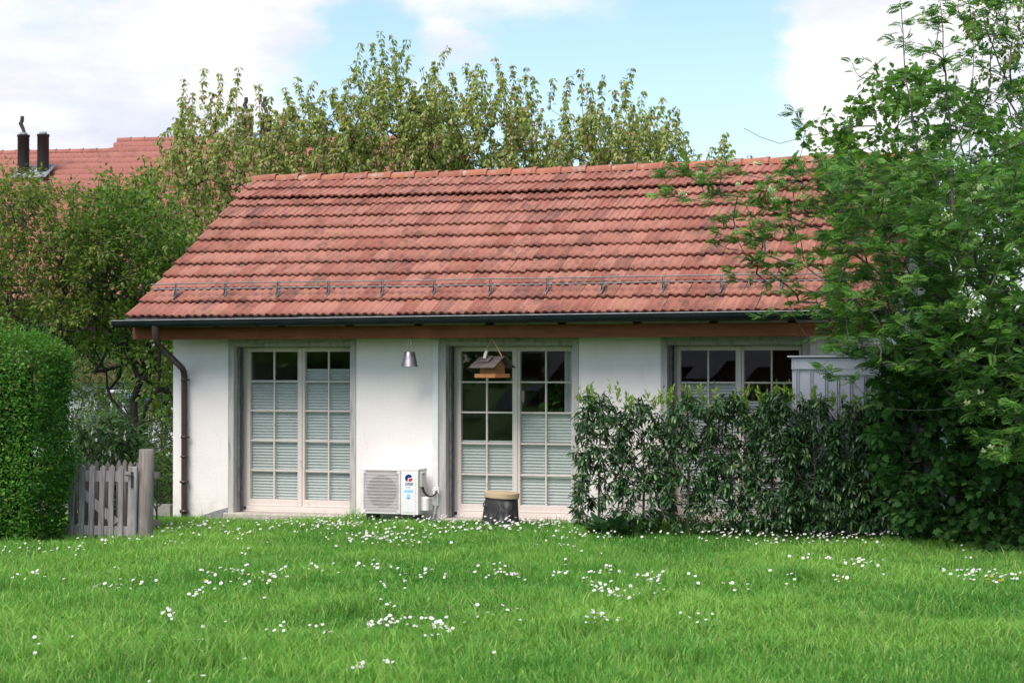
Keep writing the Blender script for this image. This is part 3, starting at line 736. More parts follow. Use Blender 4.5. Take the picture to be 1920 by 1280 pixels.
# hanging zinc bucket
B = empty('hanging_bucket', (-9.05, -.45, 1.94)); tag(B, 'small zinc bucket hanging upside down on cord from the eaves', 'bucket')
m = MB(); m.lathe([(.104, 0), (.107, .004), (.107, .010), (.101, .014), (.066, .182), (.062, .188), (0, .189)], 28); m.lathe([(.099, .002), (.062, .17), (0, .171)], 28)
m.build('pail', 'zinc', B)
MB().tube([(-.046, 0, .17), (-.040, 0, .22), (-.012, 0, .34), (0, 0, .356), (.012, 0, .34), (.04, 0, .22), (.046, 0, .17)], .0065, 6).build('cord', 'rope_pale', B)
# bird feeder
BF = empty('bird_feeder', (-7.945, -.45, 1.80), R(-24)); tag(BF, 'wooden bird feeder with grey gabled roof hanging before the middle door', 'bird feeder')
MB().box((-.165, -.125, .012), (.165, .125, .028), 0, .003).build('floor_board', 'feeder_wood', BF)
for (a, b) in (((-.175, -.138, .0), (.175, -.126, .05)), ((-.175, .126, .0), (.175, .138, .05)), ((.1655, -.125, .002), (.178, .125, .048)), ((-.178, -.125, .002), (-.1655, .125, .048))):
    MB().box(a, b, 0, .003).build('tray_rim', 'feeder_wood', BF)
for sx in (-1, 1):
    MB().prism([(-.085, .03), (.085, .03), (.085, .155), (0, .235), (-.085, .155)], -.006, .006).build('gable_wall', 'feeder_wood', BF, (sx * .125, 0, 0), (0, 0, R(90)))
for sy in (-1, 1): MB().box((-.118, sy * .075 - .005, .029), (.118, sy * .075 + .005, .13), 0, .002).build('side_wall', 'feeder_wood', BF)
for sy in (-1, 1):
    rb = MB(); y1, z1 = sy * .19, .135; y0, z0 = 0, .272; L = .21
    for k in range(3):
        q0, q1 = k / 3, (k + 1) / 3 + .04
        a = (y0 + (y1 - y0) * q0, z0 + (z1 - z0) * q0 - .004); b = (y0 + (y1 - y0) * q1, z0 + (z1 - z0) * q1 + .004)
        vs = [(-L, a[0], a[1]), (L, a[0], a[1]), (L, b[0], b[1]), (-L, b[0], b[1])]; vs += [(x, y, z - .011) for x, y, z in vs]
        fs = [(0, 1, 2, 3), (7, 6, 5, 4), (0, 4, 5, 1), (1, 5, 6, 2), (2, 6, 7, 3), (3, 7, 4, 0)]
        if sy > 0: fs = [f[::-1] for f in fs]
        rb.add(vs, fs)
    rb.build('roof_panel', 'feeder_roof', BF)
hp = MB(); a = (-.035, .262); b = (-.125, .197); vs = [(-.10, a[0], a[1]), (.06, a[0], a[1]), (.06, b[0], b[1]), (-.10, b[0], b[1])]; vs += [(x, y - .006, z - .012) for x, y, z in vs]
hp.add([(x, y - .004, z + .012) for x, y, z in vs], [(0, 1, 2, 3), (7, 6, 5, 4), (0, 4, 5, 1), (1, 5, 6, 2), (2, 6, 7, 3), (3, 7, 4, 0)]); hp.build('roof_hatch', 'feeder_roof', BF)
MB().tube([(-.045, -.055, .33), (-.03, -.09, .29), (-.015, -.125, .235)], [.020, .021, .019], 10).build('cork_handle', 'cork_white', BF)
MB().tube([(-.15, -.0, .285), (-.005, 0, .485), (.005, 0, .485), (.16, 0, .27)], .0065, 6).build('cord', 'rope_yellow', BF)
MB().tube([(0, 0, .48), (0, 0, .50)], .004, 6).build('hook', 'guard_metal', BF)
# tarred tub with wooden lid
T = empty('tarred_tub', (-7.84, -.45, .0)); tag(T, 'black tarred tub with round wooden lid in front of the middle door', 'tub'); T.rotation_euler = (0, R(3.5), 0)
tb = MB(); tb.lathe([(.232, -.05), (.228, .06), (.214, .2), (.202, .315), (.197, .32), (0, .32)], 28); tb.build('tub_body', 'tarred_wood', T)
MB().lathe([(.206, .300), (.2085, .303), (.2065, .318), (.2, .319)], 28).build('hoop', 'black_iron', T)
MB().lathe([(0, .322), (.212, .322), (.2165, .324), (.2165, .325), (.219, .384), (.2185, .386), (.213, .390), (.212, .3905), (0, .391)], 30).build('lid', 'lid_wood', T)
MB().tube([(-.15 + .028 * math.cos(a) * .8, -.165 + .02 * math.cos(a), .235 + .033 * math.sin(a)) for a in np.linspace(0, 2 * math.pi, 12)], .007, 6).build('ring_handle', 'black_iron', T)

HP = empty('houseplant', (-7.42, .75, -.02)); tag(HP, 'leafy potted plant behind the glass of the middle door', 'plant')
MB().lathe([(0, 0), (.12, 0), (.16, .28), (.15, .28), (0, .27)], 16).build('pot', 'threshold_stone', HP)
MB().tube([(0, 0, .2), (.02, 0, .9), (.0, .02, 1.5)], [.02, .016, .01], 6).build('stem', 'bark_dark', HP)
n_ = 130; d_ = rdir(n_); leaves('leaves', 'lance', np.array([0, 0, 1.45]) + d_ * RNG.uniform(.02, .26, (n_, 1)) * (1, 1, 1.3), nrm(d_ + (0, 0, -.3)), nrm(RNG.normal(0, .5, (n_, 3)) + (0, 0, 1)), RNG.uniform(.12, .26, n_), palette(n_, [(.14, .32, .05), (.09, .22, .04)], [1, 1]), 'leaf_soft', HP)
CT = empty('curtain', (-7.15, .52, 0)); tag(CT, 'pale curtain hanging inside at the right of the middle door', 'curtain')
vs_ = []; 
for i_ in range(25):
    x_ = -.16 + .32 * i_ / 24; vs_ += [(x_, .025 * math.sin(i_ * 1.6), .0), (x_, .02 * math.sin(i_ * 1.6 + .2), 2.3)]
MB().add(vs_, [(2 * i_, 2 * i_ + 2, 2 * i_ + 3, 2 * i_ + 1) for i_ in range(24)], 0, True).build('cloth', 'blind_cloth', CT)
MB().tube([(-.25, 0, 2.31), (.25, 0, 2.31)], .012, 8).build('rod', 'guard_metal', CT)
# ================================================================== metal shed behind the laurels
SH = empty('garden_shed', (-3.4, -.5, 0)); tag(SH, 'pale grey ribbed metal garden shed standing behind the laurel shrubs', 'shed')
def sl(o): o.location = (3.4, .5, 0); return o
s0_, s1_, sy0, sy1 = -4.128, -2.45, -.85, -.12
m = MB(); m.box((s0_, sy0 + .012, -.1), (s1_, sy1, 2.03)); sl(m.build('wall', 'shed_metal', SH))
for x in (-4.066, -3.905, -3.735, -3.60, -3.45, -3.29, -3.13, -2.97, -2.81, -2.65):
    q = MB()
    for dx in (-.013, .013): q.box((x + dx - .006, sy0 - .006, -.1), (x + dx + .006, sy0 + .0118, 1.905), 0, .003)
    sl(q.build('panel_rib', 'shed_metal', SH))
sl(MB().box((s0_ - .004, sy0 - .012, 1.906), (s1_ + .004, sy0 + .0115, 2.036), 0, .003).build('fascia', 'shed_metal', SH))
sl(MB().box((-3.715, sy0 - .0125, 1.842), (-2.80, sy0 - .0065, 1.904)).build('door_header', 'shed_metal', SH))
for z in (1.925, 1.975, 2.02): sl(MB().tube([(s0_ + .015, sy0 - .016, z), (s0_ + .015, sy0 - .011, z)], .005, 6).build('bolt', 'black_iron', SH))
rf = MB(); rf.add([(s0_ - .045, sy0 - .045, 2.048), (s1_ + .04, sy0 - .045, 2.048), (s1_ + .04, sy1 + .03, 2.012), (s0_ - .045, sy1 + .03, 2.012), (s0_ - .045, sy0 - .045, 2.064), (s1_ + .04, sy0 - .045, 2.064), (s1_ + .04, sy1 + .03, 2.03), (s0_ - .045, sy1 + .03, 2.03)],
       [(4, 5, 6, 7), (3, 2, 1, 0), (0, 1, 5, 4), (1, 2, 6, 5), (2, 3, 7, 6), (3, 0, 4, 7)]); sl(rf.build('roof', 'shed_roof', SH))

# ================================================================== gate
GY_ = -4.1
G = empty('picket_gate', (-11.25, GY_, 0), R(2)); tag(G, 'weathered grey picket gate between the clipped hedge and the round post', 'gate')
def picket(w, h, z0=0.0, t_=.022, tip=.035, bow=.0):
    m = MB(); m.prism([(-w / 2, z0), (w / 2, z0), (w / 2 + bow, h * .5), (w / 2, h - tip), (0.0, h), (-w / 2, h - tip), (-w / 2 + bow, h * .5)], -t_ / 2, t_ / 2); return m
rr2 = random.Random(5)
pxs = [float(at(q, 940, GY_ - .03)[0]) + 11.25 for q in (133, 152, 171, 189, 207, 225)]; stx = float(at(245.5, 940, GY_ - .03)[0]) + 11.25
for i, x in enumerate(pxs):
    o = picket(.060 + rr2.uniform(-.004, .006), .865 + rr2.uniform(-.02, .015), -.03 + rr2.uniform(-.02, .02), bow=rr2.uniform(-.006, .006)).build('picket', 'grey_wood', G, (x, -.03, 0), (0, R(rr2.uniform(.5, 1.9)), 0))
MB().box((stx - .055, -.045, -.01), (stx + .055, -.012, .84), 0, .006).build('latch_stile', 'grey_wood', G).rotation_euler = (0, R(1.2), 0)
MB().box((-.52, -.018, .655), (stx + .04, .010, .775), 0, .004).build('rail', 'grey_wood', G)
MB().box((-.52, -.018, .06), (stx + .04, .010, .165), 0, .004).build('rail', 'grey_wood', G)
br = MB(); br.prism([(-.42, .60), (-.36, .66), (.20, .23), (.13, .17)], -.017, .009); br.build('brace', 'grey_wood', G)
MB().box((stx + .005, -.062, .60), (stx + .031, -.047, .775), 0, .003).build('latch_plate', 'black_iron', G)
MB().tube([(stx - .05, -.075, .735), (stx + .04, -.075, .735)], .0085, 8).build('latch_handle', 'black_iron', G)
o = tag(MB().tube([(float(at(271, 940, -4.0)[0]), -4.0, -.2), (float(at(273, 940, -4.0)[0]), -4.0, .5), (float(at(275, 860, -4.0)[0]), -4.0, 1.012), (float(at(275, 860, -4.0)[0]), -4.0, 1.02)], [.092, .088, .084, .076], 18).build('gate_post', 'post_wood'), 'thick round wooden post at the latch side of the gate', 'post')
o.rotation_euler = (0, 0, 0)
FN = empty('picket_fence', (-11.2, -3.75, 0)); tag(FN, 'darker picket fence showing through the gaps of the gate', 'fence')
for x in [float(at(q, 900, -3.75)[0]) + 11.2 for q in (140, 163, 180, 200, 221, 235, 246, 260)]:
    picket(.05, .875 + rr2.uniform(-.02, .02), -.06, .02, .045).build('picket', 'post_wood', FN, (x, 0, 0), (0, R(rr2.uniform(-1, 1)), 0))
for z in (.15, .68): MB().box((-.65, .012, z), (.45, .035, z + .07), 0, .003).build('rail', 'post_wood', FN)

# ================================================================== row house beyond the trees
FHR = R(8.9)
FH = empty('row_house', (-27, 23, 0), FHR); tag(FH, 'long row house with red tiled roof and black flues far behind the left trees', 'house')
def fl(o): o.location = o.location - Vector((-27, 23, 0)); return o
FRY, FT = 23.0, math.tan(R(30))
TW2 = .30
def far_roof(name, x0, x1, rz, dy, rows):
    V = []; Q = []; sub = [(0, .02), (.22, .03), (.40, .0), (.62, .03), (.86, .0), (1.0, .02)]
    n = int((x1 - x0) / TW2); xs = np.array([x0 + (c + q) * TW2 for c in range(n) for q, h in sub[:-1]]); hs = np.array([h for c in range(n) for q, h in sub[:-1]])
    m = len(xs)
    for r_ in range(rows):
        s_ = r_ * .365; ya, za = FRY - dy - (s_) * math.cos(R(30)), rz - s_ * .5; yb, zb = FRY - dy - (s_ + .39) * math.cos(R(30)), rz - (s_ + .39) * .5
        k = len(V) and sum(len(v) for v in V)
        V += [np.stack([xs, 0 * xs + ya, za + .0 + hs * .4], 1), np.stack([xs, 0 * xs + yb, zb + .085 + hs * 1.3], 1), np.stack([xs, 0 * xs + yb + .01, zb + .0 + hs * 0], 1)]
        i = np.arange(m - 1)
        Q += [np.stack([k + i, k + m + i, k + m + i + 1, k + i + 1], 1), np.stack([k + m + i, k + 2 * m + i, k + 2 * m + i + 1, k + m + i + 1], 1)]
    o = np_mesh(name, np.concatenate(V), np.concatenate(Q), 'far_tile', FH); o['kind'] = 'stuff'; return fl(o)
A0, A1, AZ, B1, BZ = -37.0, -26.9, 7.80, -17.5, 8.08
far_roof('tile_courses', A0, A1, AZ, 0, 24); far_roof('tile_courses', A1 - .15, B1, BZ, 0, 25)
for x0, x1, z in ((A0, A1, AZ), (A1 - .15, B1, BZ)):
    for x in np.arange(x0, x1 - .3, .39):
        if x > -31.5 and x < -24.5: fl(MB().tube([(x, FRY, z + .0), (x + .36, FRY, z + .012), (x + .40, FRY, z + .02)], [.10, .095, .11], 8).build('ridge_tile', 'far_tile', FH))
    fl(MB().add([(x0, FRY + .02, z - .02), (x1, FRY + .02, z - .02), (x1, FRY + 8, z - 4.6), (x0, FRY + 8, z - 4.6)], [(0, 1, 2, 3)]).build('rear_roof', 'far_tile', FH))
ez = AZ - 24 * .365 * .5; ey = FRY - 24 * .365 * math.cos(R(30))
w = MB(); w.box((A0 + .2, ey + .7, 1.75), (B1 - .3, FRY + 7, ez + .12)); fl(w.build('clad_wall', 'red_cladding', FH))
fl(MB().box((A0 + .21, ey + .72, -.3), (B1 - .31, FRY + 6.9, 1.749)).build('lower_wall', 'far_white', FH))
fl(MB().box((A0, ey + .25, 1.60), (B1, ey + .7, 1.78)).build('balcony_slab', 'soffit_wood', FH))
for x in np.arange(A0 + 1, B1 - 2, 2.3):
    wd_ = MB().box((x, ey + .66, 2.3), (x + 1.1, ey + .699, 3.25), 0, .01).build('window', 'far_white', FH); fl(wd_)
    MB().box((x + .08, ey + .645, 2.38), (x + .52, ey + .659, 3.17)).build('pane', 'far_pane', wd_); MB().box((x + .58, ey + .645, 2.38), (x + 1.02, ey + .659, 3.17)).build('pane', 'far_pane', wd_)
for x in np.arange(A0 + .6, B1 - 2, 2.3):
    dd_ = MB().box((x, ey + .68, -.1), (x + 1.5, ey + .719, 1.55), 0, .01).build('patio_door', 'far_white', FH); fl(dd_)
    MB().box((x + .1, ey + .66, .1), (x + .7, ey + .679, 1.45)).build('pane', 'far_pane', dd_); MB().box((x + .8, ey + .66, .1), (x + 1.4, ey + .679, 1.45)).build('pane', 'far_pane', dd_)
def flue(x_, top, foot, cowl, Y=21.6):
    Ri = np.array(Matrix.Rotation(-FHR, 3, 'Z')); c_ = Ri @ (CAM - np.array([-27, 23, 0]))
    def lp(px_, py_):
        d = Ri @ ray(px_, py_); return c_ + d * (Y - 23 - c_[1]) / d[1] + np.array([-27, 23, 0])
    a = lp(x_, top); b = lp(x_ - 1, foot); r_ = .155
    c = MB(); c.tube([(a[0], Y, b[2] - .4), (a[0], Y, a[2] - .06), (a[0], Y, a[2] - .058), (a[0], Y, a[2])], [r_, r_, r_ + .012, r_ + .012], 18)
    f = fl(c.build('flue', 'chimney_metal', FH))
    fl(MB().add([(a[0] - .25, Y - .42, b[2] - .215), (a[0] + .25, Y - .42, b[2] - .215), (a[0] + .24, Y + .3, b[2] + .20), (a[0] - .24, Y + .3, b[2] + .20)], [(0, 1, 2, 3)]).build('flashing', 'lead', FH))
    MB().lathe([(.10, 0), (.10, .06), (0, .061)], 14, 0, (a[0], Y, a[2])).build('flue_rim', 'lead', f)
    if cowl: MB().tube([(a[0] + .02, Y, a[2] + .05), (a[0] - .01, Y, a[2] + .16), (a[0] - .08, Y, a[2] + .30), (a[0] - .04, Y, a[2] + .38), (a[0] - .035, Y, a[2] + .50)], [.05, .05, .06, .055, .05], 8).build('cowl', 'chimney_metal', f)
flue(44, 253, 322, True); flue(81, 252, 320, False); flue(464, 218, 262, True, 22.4); flue(499, 217, 262, True, 22.4)

# ================================================================== trees
def shoots(sk, tips, length, rng, lean=.12):
    """upright leafy shoots on top of grown twigs; returns the node ids of the leafy part"""
    out = []
    for t_, tp in zip(sk.tip[-len(tips):], tips): pass
    return out
def cherry(name, label, base, tops, region, nfill, seed, Y0, Y1, pal, w, size=.095, dens=6, mat='leaf_soft', r_tip=.0042, slen=(.25, .75), group=None, cat='tree'):
    rng = np.random.default_rng(seed)
    E = empty(name, base); tag(E, label, cat, group); base = np.array(base)
    tips = [at(x, y, rng.uniform(Y0, Y1)) for x, y in tops]
    fill = sample(region, nfill, Y0, Y1, rng, 11) if nfill else np.zeros((0, 3))
    tips = np.concatenate([np.array(tips), fill]) if len(tips) else fill
    L = rng.uniform(*slen, len(tips)); L[:len(tops)] *= 1.25
    lean = rng.normal(0, .5, (len(tips), 3)); lean[:len(tops)] *= .35; lean[:, 2] = 0
    feet = tips - np.stack([lean[:, 0] * L, lean[:, 1] * L, L], 1)
    h = max(1.0, np.median(feet[:, 2]) * .42); c = feet.mean(0)
    tr = [base + (0, 0, -.15), base + (0, 0, .3), base + np.array([(c[0] - base[0]) * .15, (c[1] - base[1]) * .15, h * .6]), base + np.array([(c[0] - base[0]) * .35, (c[1] - base[1]) * .35, h])]
    sk = Skel(tr).grow(feet, seed, .3, 3, updraft=.3, order=False) if False else Skel(tr)
    order = np.argsort(np.linalg.norm(feet - tr[-1], axis=1)); sk.grow(feet[order], seed, .3, 2, updraft=.28, order=False)
    leafy = []; pos = []; ax = []
    for ti, k in zip(list(sk.tip), order):
        n = max(3, int(L[k] / .075)); prev = ti; a = feet[k]; b = tips[k]
        for i in range(1, n + 1):
            q = i / n; p_ = a + (b - a) * q + rng.normal(0, .008, 3); sk.p.append(p_); sk.par.append(prev); prev = len(sk.p) - 1; leafy.append(prev)
    sk.finish(r_tip, .45)
    o = sk.wood('trunk', 'bark_dark', E, 5); o.location = -Vector(base)
    # extra leaves along the finer twigs below the shoots
    tw = [i for i in sk.twigs(3) if rng.random() < .55]
    idx = np.repeat(np.array(leafy + tw), dens); N = len(idx)
    out = rdir(N, rng); out[:, 2] = rng.normal(-.15, .3, N); out = nrm(out)
    pos = sk.P[idx] + out * rng.uniform(.01, .05, (N, 1)); axis = nrm(out + np.array([0, 0, -1.0]) * rng.uniform(.3, 1.6, (N, 1)))
    up = nrm(out * .7 + np.array([0, 0, .8]) + rng.normal(0, .35, (N, 3)))
    sz = size * rng.uniform(.55, 1.15, N)
    tint = palette(N, pal, w, .25, rng)
    o = leaves('crown', 'oval', pos, axis, up, sz, tint, mat, E); o.location = -Vector(base)
    return E
OLIVE = [(.30, .34, .12), (.23, .285, .085), (.39, .41, .19), (.40, .25, .19), (.165, .22, .07)]
OW = [4, 4, 2.2, 1.3, 2]
def g0(x, Y): p = at(x, 700, Y); return (p[0], p[1], -.1)
CH = 'cherry trees behind the bungalow'
cherry('cherry_tree', 'olive leaved cherry tree before the row house, left of the bungalow ridge', g0(400, 9),
       [(345, 148), (383, 128), (412, 138), (448, 128), (485, 158), (506, 182), (338, 185), (330, 222), (360, 175), (400, 175), (437, 165), (470, 195), (318, 262)],
       [(262, 345), (300, 280), (335, 215), (350, 185), (480, 195), (520, 215), (540, 330), (480, 350), (400, 480), (300, 470), (235, 430)], 250, 11, 7.8, 10.2, OLIVE, [4, 4, 2, 2.2, 2], group=CH)
cherry('cherry_tree', 'rounded cherry tree with bronze tinged shoots above the left ridge', g0(590, 9.5),
       [(535, 165), (558, 146), (587, 150), (607, 168), (626, 165), (545, 190), (575, 185), (648, 150)],
       [(510, 230), (540, 190), (600, 190), (650, 175), (690, 200), (700, 325), (500, 340)], 185, 12, 8.4, 10.6, OLIVE, OW, group=CH)
cherry('cherry_tree', 'tallest cherry tree whose top shoot stands highest over the roof', g0(730, 10),
       [(713, 57), (697, 80), (676, 80), (735, 66), (763, 74), (770, 102), (752, 98), (660, 126), (685, 112), (722, 95), (712, 120), (790, 128), (815, 115)],
       [(640, 175), (690, 130), (740, 125), (800, 140), (840, 170), (850, 315), (640, 330)], 190, 13, 8.8, 11.2, OLIVE, [4, 5, 2, .8, 2.5], group=CH)
cherry('cherry_tree', 'broad cherry tree over the middle of the bungalow ridge', g0(920, 10),
       [(838, 88), (812, 125), (872, 117), (895, 122), (930, 109), (905, 130), (960, 123), (986, 131), (945, 140), (975, 150)],
       [(815, 190), (850, 140), (900, 150), (985, 155), (1000, 200), (1010, 310), (815, 325)], 160, 14, 8.8, 11, OLIVE, OW, group=CH)
cherry('cherry_tree', 'loose cherry tree with spaced upright shoots right of the ridge middle', g0(1130, 10),
       [(1037, 148), (1060, 175), (1088, 130), (1068, 143), (1105, 155), (1128, 140), (1150, 168), (1183, 128), (1170, 150), (1206, 172), (1244, 183), (1222, 198), (1270, 202), (1285, 246)],
       [(1000, 240), (1040, 210), (1100, 205), (1190, 180), (1250, 205), (1290, 270), (1300, 310), (980, 325), (985, 230)], 185, 15, 8.8, 11, OLIVE, OW, group=CH)
cherry('cherry_tree', 'small cherry tree just peeping over the right ridge tiles', g0(1345, 10.5),
       [(1310, 288), (1338, 275), (1360, 251), (1350, 275), (1407, 291), (1330, 290), (1372, 280)], [(1300, 300), (1380, 290), (1380, 330), (1300, 335)], 14, 16, 9.5, 11, OLIVE, OW, group=CH)

GREEN1 = [(.115, .205, .038), (.080, .155, .028), (.16, .25, .055), (.20, .19, .06), (.06, .12, .024)]
def bushy(name, label, cat, trunk, parts, seed, pal, w, size, kind='oval', mat='leaf_soft', per=6, step=.2, r_tip=.004, rmax=.12, bark='bark_dark', droop=.5, spread=.10, limbs=None, group=None, maxcnt=1, power=.45, k=5, updraft=.3, up_bias=.8, soft=0.0):
    """trunk: polyline; parts: list of (outline, n, Y0, Y1)"""
    rng = np.random.default_rng(seed); base = np.array(trunk[0]); E = empty(name, base); tag(E, label, cat, group)
    sk = Skel(trunk)
    if limbs:
        for l_ in limbs:
            P = np.array(sk.p); prev = int(np.argmin(np.linalg.norm(P - np.array(l_[0]), axis=1)))
            pts = []
            for a, b in zip(l_[:-1], l_[1:]):
                n = max(1, int(np.linalg.norm(np.array(b) - np.array(a)) / .25))
                for i in range(n): pts.append(np.array(a) + (np.array(b) - np.array(a)) * (i + 1) / n + rng.normal(0, .012, 3))
            for q in pts: sk.p.append(q); sk.par.append(prev); prev = len(sk.p) - 1
        sk.t0 = len(sk.p)
    tips = np.concatenate([sample(po, n, a, b, rng, soft) for po, n, a, b in parts])
    sk.grow(tips, seed, step, 1, updraft=updraft)
    sk.finish(r_tip, power, rmax)
    o = sk.wood('trunk', bark, E, k); o.location = -Vector(base)
    tw = sk.twigs(maxcnt); idx = np.repeat(tw, per); N = len(idx)
    out = rdir(N, rng); d = sk.dir(idx); out = nrm(out + d * .5)
    pos = sk.P[idx] + out * rng.uniform(.0, spread, (N, 1)); axis = nrm(out + np.array([0, 0, -droop]) * rng.uniform(.2, 1.4, (N, 1)))
    up = nrm(out * .4 + np.array([0, 0, up_bias]) + rng.normal(0, .35, (N, 3)))
    tint = palette(N, pal, w, .22, rng)
    o = leaves('crown', kind, pos, axis, up, size * rng.uniform(.55, 1.15, N), tint, mat, E); o.location = -Vector(base)
    E['n'] = N; del E['n']
    return E, sk
def P(x, y, Y): return tuple(at(x, y, Y))
def GP(x, Y): p = at(x, 700, Y); return (p[0], p[1], -.2)
# dark multi stemmed tree by the corner of the house
bushy('plum_tree', 'dark multi stemmed tree with fresh green crown beside the house corner', 'tree', [GP(252, 3.2), P(251, 800, 3.2), P(250, 750, 3.2)],
      [([(150, 410), (205, 352), (280, 365), (325, 415), (350, 470), (340, 540), (290, 590), (190, 600), (140, 520)], 800, 2.2, 5.2),
       ([(120, 600), (290, 590), (326, 640), (326, 730), (300, 760), (285, 690), (200, 660), (150, 660)], 260, 2.4, 5.0)], 21, GREEN1, [4, 4, 1.6, 1.2, 2], .092, per=14, step=.2, spread=.18, r_tip=.0050, rmax=.15, maxcnt=2,
      limbs=[[P(250, 795, 3.2), P(236, 778, 3.3), P(208, 750, 3.4), P(198, 700, 3.6), P(182, 660, 3.7), P(175, 560, 3.6)], [P(250, 750, 3.2), P(262, 715, 3.0), P(248, 682, 3.1), P(236, 640, 3.2), P(240, 520, 3.3)],
             [P(252, 800, 3.2), P(266, 790, 3.1), P(276, 760, 3.0), P(294, 732, 2.9), P(300, 640, 2.8), P(300, 500, 3.0)]], updraft=.2, soft=27)
BRONZE = [(.150, .205, .048), (.105, .160, .034), (.19, .225, .06), (.21, .16, .07), (.07, .115, .026)]
bushy('plum_tree', 'bronze green bushy tree above the clipped hedge at the left edge', 'tree', [GP(40, 3), P(40, 800, 3), P(42, 700, 3)],
      [([(-90, 380), (0, 352), (60, 338), (128, 375), (178, 425), (205, 490), (195, 575), (120, 622), (-90, 650)], 1050, 1.6, 4.8)], 22, BRONZE, [4, 4, 2, 2, 2], .088, per=14, step=.2, spread=.18, maxcnt=2, r_tip=.005, updraft=.2, soft=25)
# shrubs between the hedge and the house
LAUR = [(.030, .075, .018), (.045, .10, .022), (.022, .055, .014), (.075, .13, .035)]
bushy('laurel_bush', 'dark laurel bush with long leaves behind the picket gate', 'shrub', [GP(215, -2), P(215, 900, -2), P(214, 860, -2)],
      [([(140, 800), (165, 782), (200, 776), (262, 800), (278, 860), (275, 960), (140, 960)], 260, -2.6, -1.5)], 23, LAUR, [4, 3, 3, 1.5], .12, 'lance', 'leaf_gloss', per=14, step=.12, droop=.7)
bushy('pale_shrub', 'soft pale green shrub seen under the dark stems', 'shrub', [GP(215, 9), P(215, 900, 9), P(214, 850, 9)],
      [([(90, 650), (200, 640), (290, 660), (340, 700), (340, 930), (90, 930)], 1100, 8, 11)], 24, [(.14, .21, .085), (.10, .165, .06), (.17, .23, .10)], [3, 3, 2], .12, 'lance', per=12, maxcnt=2, step=.2)
bushy('yellow_shrub', 'yellow green airy shrub beside the white house corner', 'shrub', [GP(315, 3.6), P(315, 900, 3.6), P(313, 860, 3.6)],
      [([(282, 745), (300, 690), (335, 640), (340, 860), (275, 850)], 90, 3.4, 4.4)], 25, [(.26, .27, .05), (.20, .24, .04), (.15, .2, .05)], [3, 3, 2], .085, per=6, step=.15, bark='bark_grey')
bushy('dark_shrub', 'low dark green shrub between gate post and house corner', 'shrub', [GP(300, .8), P(300, 930, .8), P(299, 910, .8)],
      [([(270, 870), (290, 845), (330, 850), (330, 950), (270, 955)], 120, .5, 1.4)], 26, [(.035, .085, .022), (.055, .11, .025), (.09, .16, .03)], [4, 3, 1], .07, per=7, step=.12)
bushy('slender_shrub', 'slender light green sapling growing behind the round gate post', 'shrub', [GP(294, -1.6), P(294, 960, -1.6), P(296, 900, -1.6)],
      [([(286, 870), (300, 850), (316, 870), (312, 950), (284, 950)], 26, -1.8, -1.4)], 27, [(.10, .19, .035), (.13, .22, .05)], [3, 2], .075, 'lance', per=5, step=.12, bark='bark_grey')
k0, k1 = P(150, 950, .4), P(322, 950, .4); tag(box('garden_kerb', (k0[0] - 1, .35, -.2), (k1[0] - .0, .5, .06), 'kerb_stone'), 'low grey stone kerb running to the house corner', 'kerb')
for i, (x, y) in enumerate([(150, 629), (205, 640)]): pass
tb_ = empty('garden_table', P(262, 760, 13)); tb_.location.z = -.1; tag(tb_, 'white topped garden table with blue cover under the dark tree', 'table')
MB().box((-.62, -.4, 1.50), (.5, .4, 1.56), 0, .01).build('table_top', 'far_white', tb_)
MB().box((-.30, -.42, 1.30), (.42, .38, 1.499), 0, .05).build('cover', 'blue_cover', tb_)
for sx in (-.5, .42):
    for sy in (-.3, .3): MB().box((sx - .03, sy - .03, 0), (sx + .03, sy + .03, 1.499)).build('leg', 'far_white', tb_)

# ---- clipped hedge
rng = np.random.default_rng(31)
HG = empty('clipped_hedge', (-12.2, -4.6, 0)); tag(HG, 'tall clipped bright green hedge left of the picket gate', 'hedge')
hx0, hx1, hy0, hy1, hz = -15.0, float(at(127, 800, -4.35)[0]), -5.05, -4.3, 2.14
def bulge(x, y, z): return .03 * np.sin(3.1 * x + 1.7 * z) + .025 * np.sin(5.3 * z - 2.1 * x + 1) + .015 * np.sin(9 * x + 7 * z)
ui = 64000; side = rng.choice(4, ui, p=[.50, .24, .20, .06]); u = rng.random(ui); v = rng.random(ui)
dep = rng.exponential(.07, ui) - .05
pos = np.zeros((ui, 3)); nr = np.zeros((ui, 3))
m = side == 0; pos[m] = np.stack([hx0 + (hx1 - hx0) * u[m], 0 * u[m] + hy0, -.1 + (hz + .1) * v[m]], 1); nr[m] = (0, -1, 0)
m = side == 1; pos[m] = np.stack([0 * u[m] + hx1, hy0 + (hy1 - hy0) * u[m], -.1 + (hz + .1) * v[m]], 1); nr[m] = (1, 0, 0)
m = side == 2; pos[m] = np.stack([hx0 + (hx1 - hx0) * u[m], hy0 + (hy1 - hy0) * v[m], 0 * u[m] + hz], 1); nr[m] = (0, 0, 1)
m = side == 3; pos[m] = np.stack([hx0 + (hx1 - hx0) * u[m], 0 * u[m] + hy1, -.1 + (hz + .1) * v[m]], 1); nr[m] = (0, 1, 0)
rc = .22                                                    # rounded top edges
kx = np.clip((pos[:, 2] - (hz - .25)) / .25, 0, 1) ** 2 * .03
pos[:, 0] -= np.where(side == 1, kx, 0); pos[:, 1] += np.where(side == 0, kx, 0)
pos[:, 2] -= np.where(side == 2, np.clip(1 - (hx1 - pos[:, 0]) / .25, 0, 1) ** 2 * .04 + np.clip(1 - (pos[:, 1] - hy0) / .2, 0, 1) ** 2 * .03, 0)
pos[:, 0] -= np.where(side == 1, np.clip(1 - pos[:, 2] / .9, 0, 1) * .14, 0)
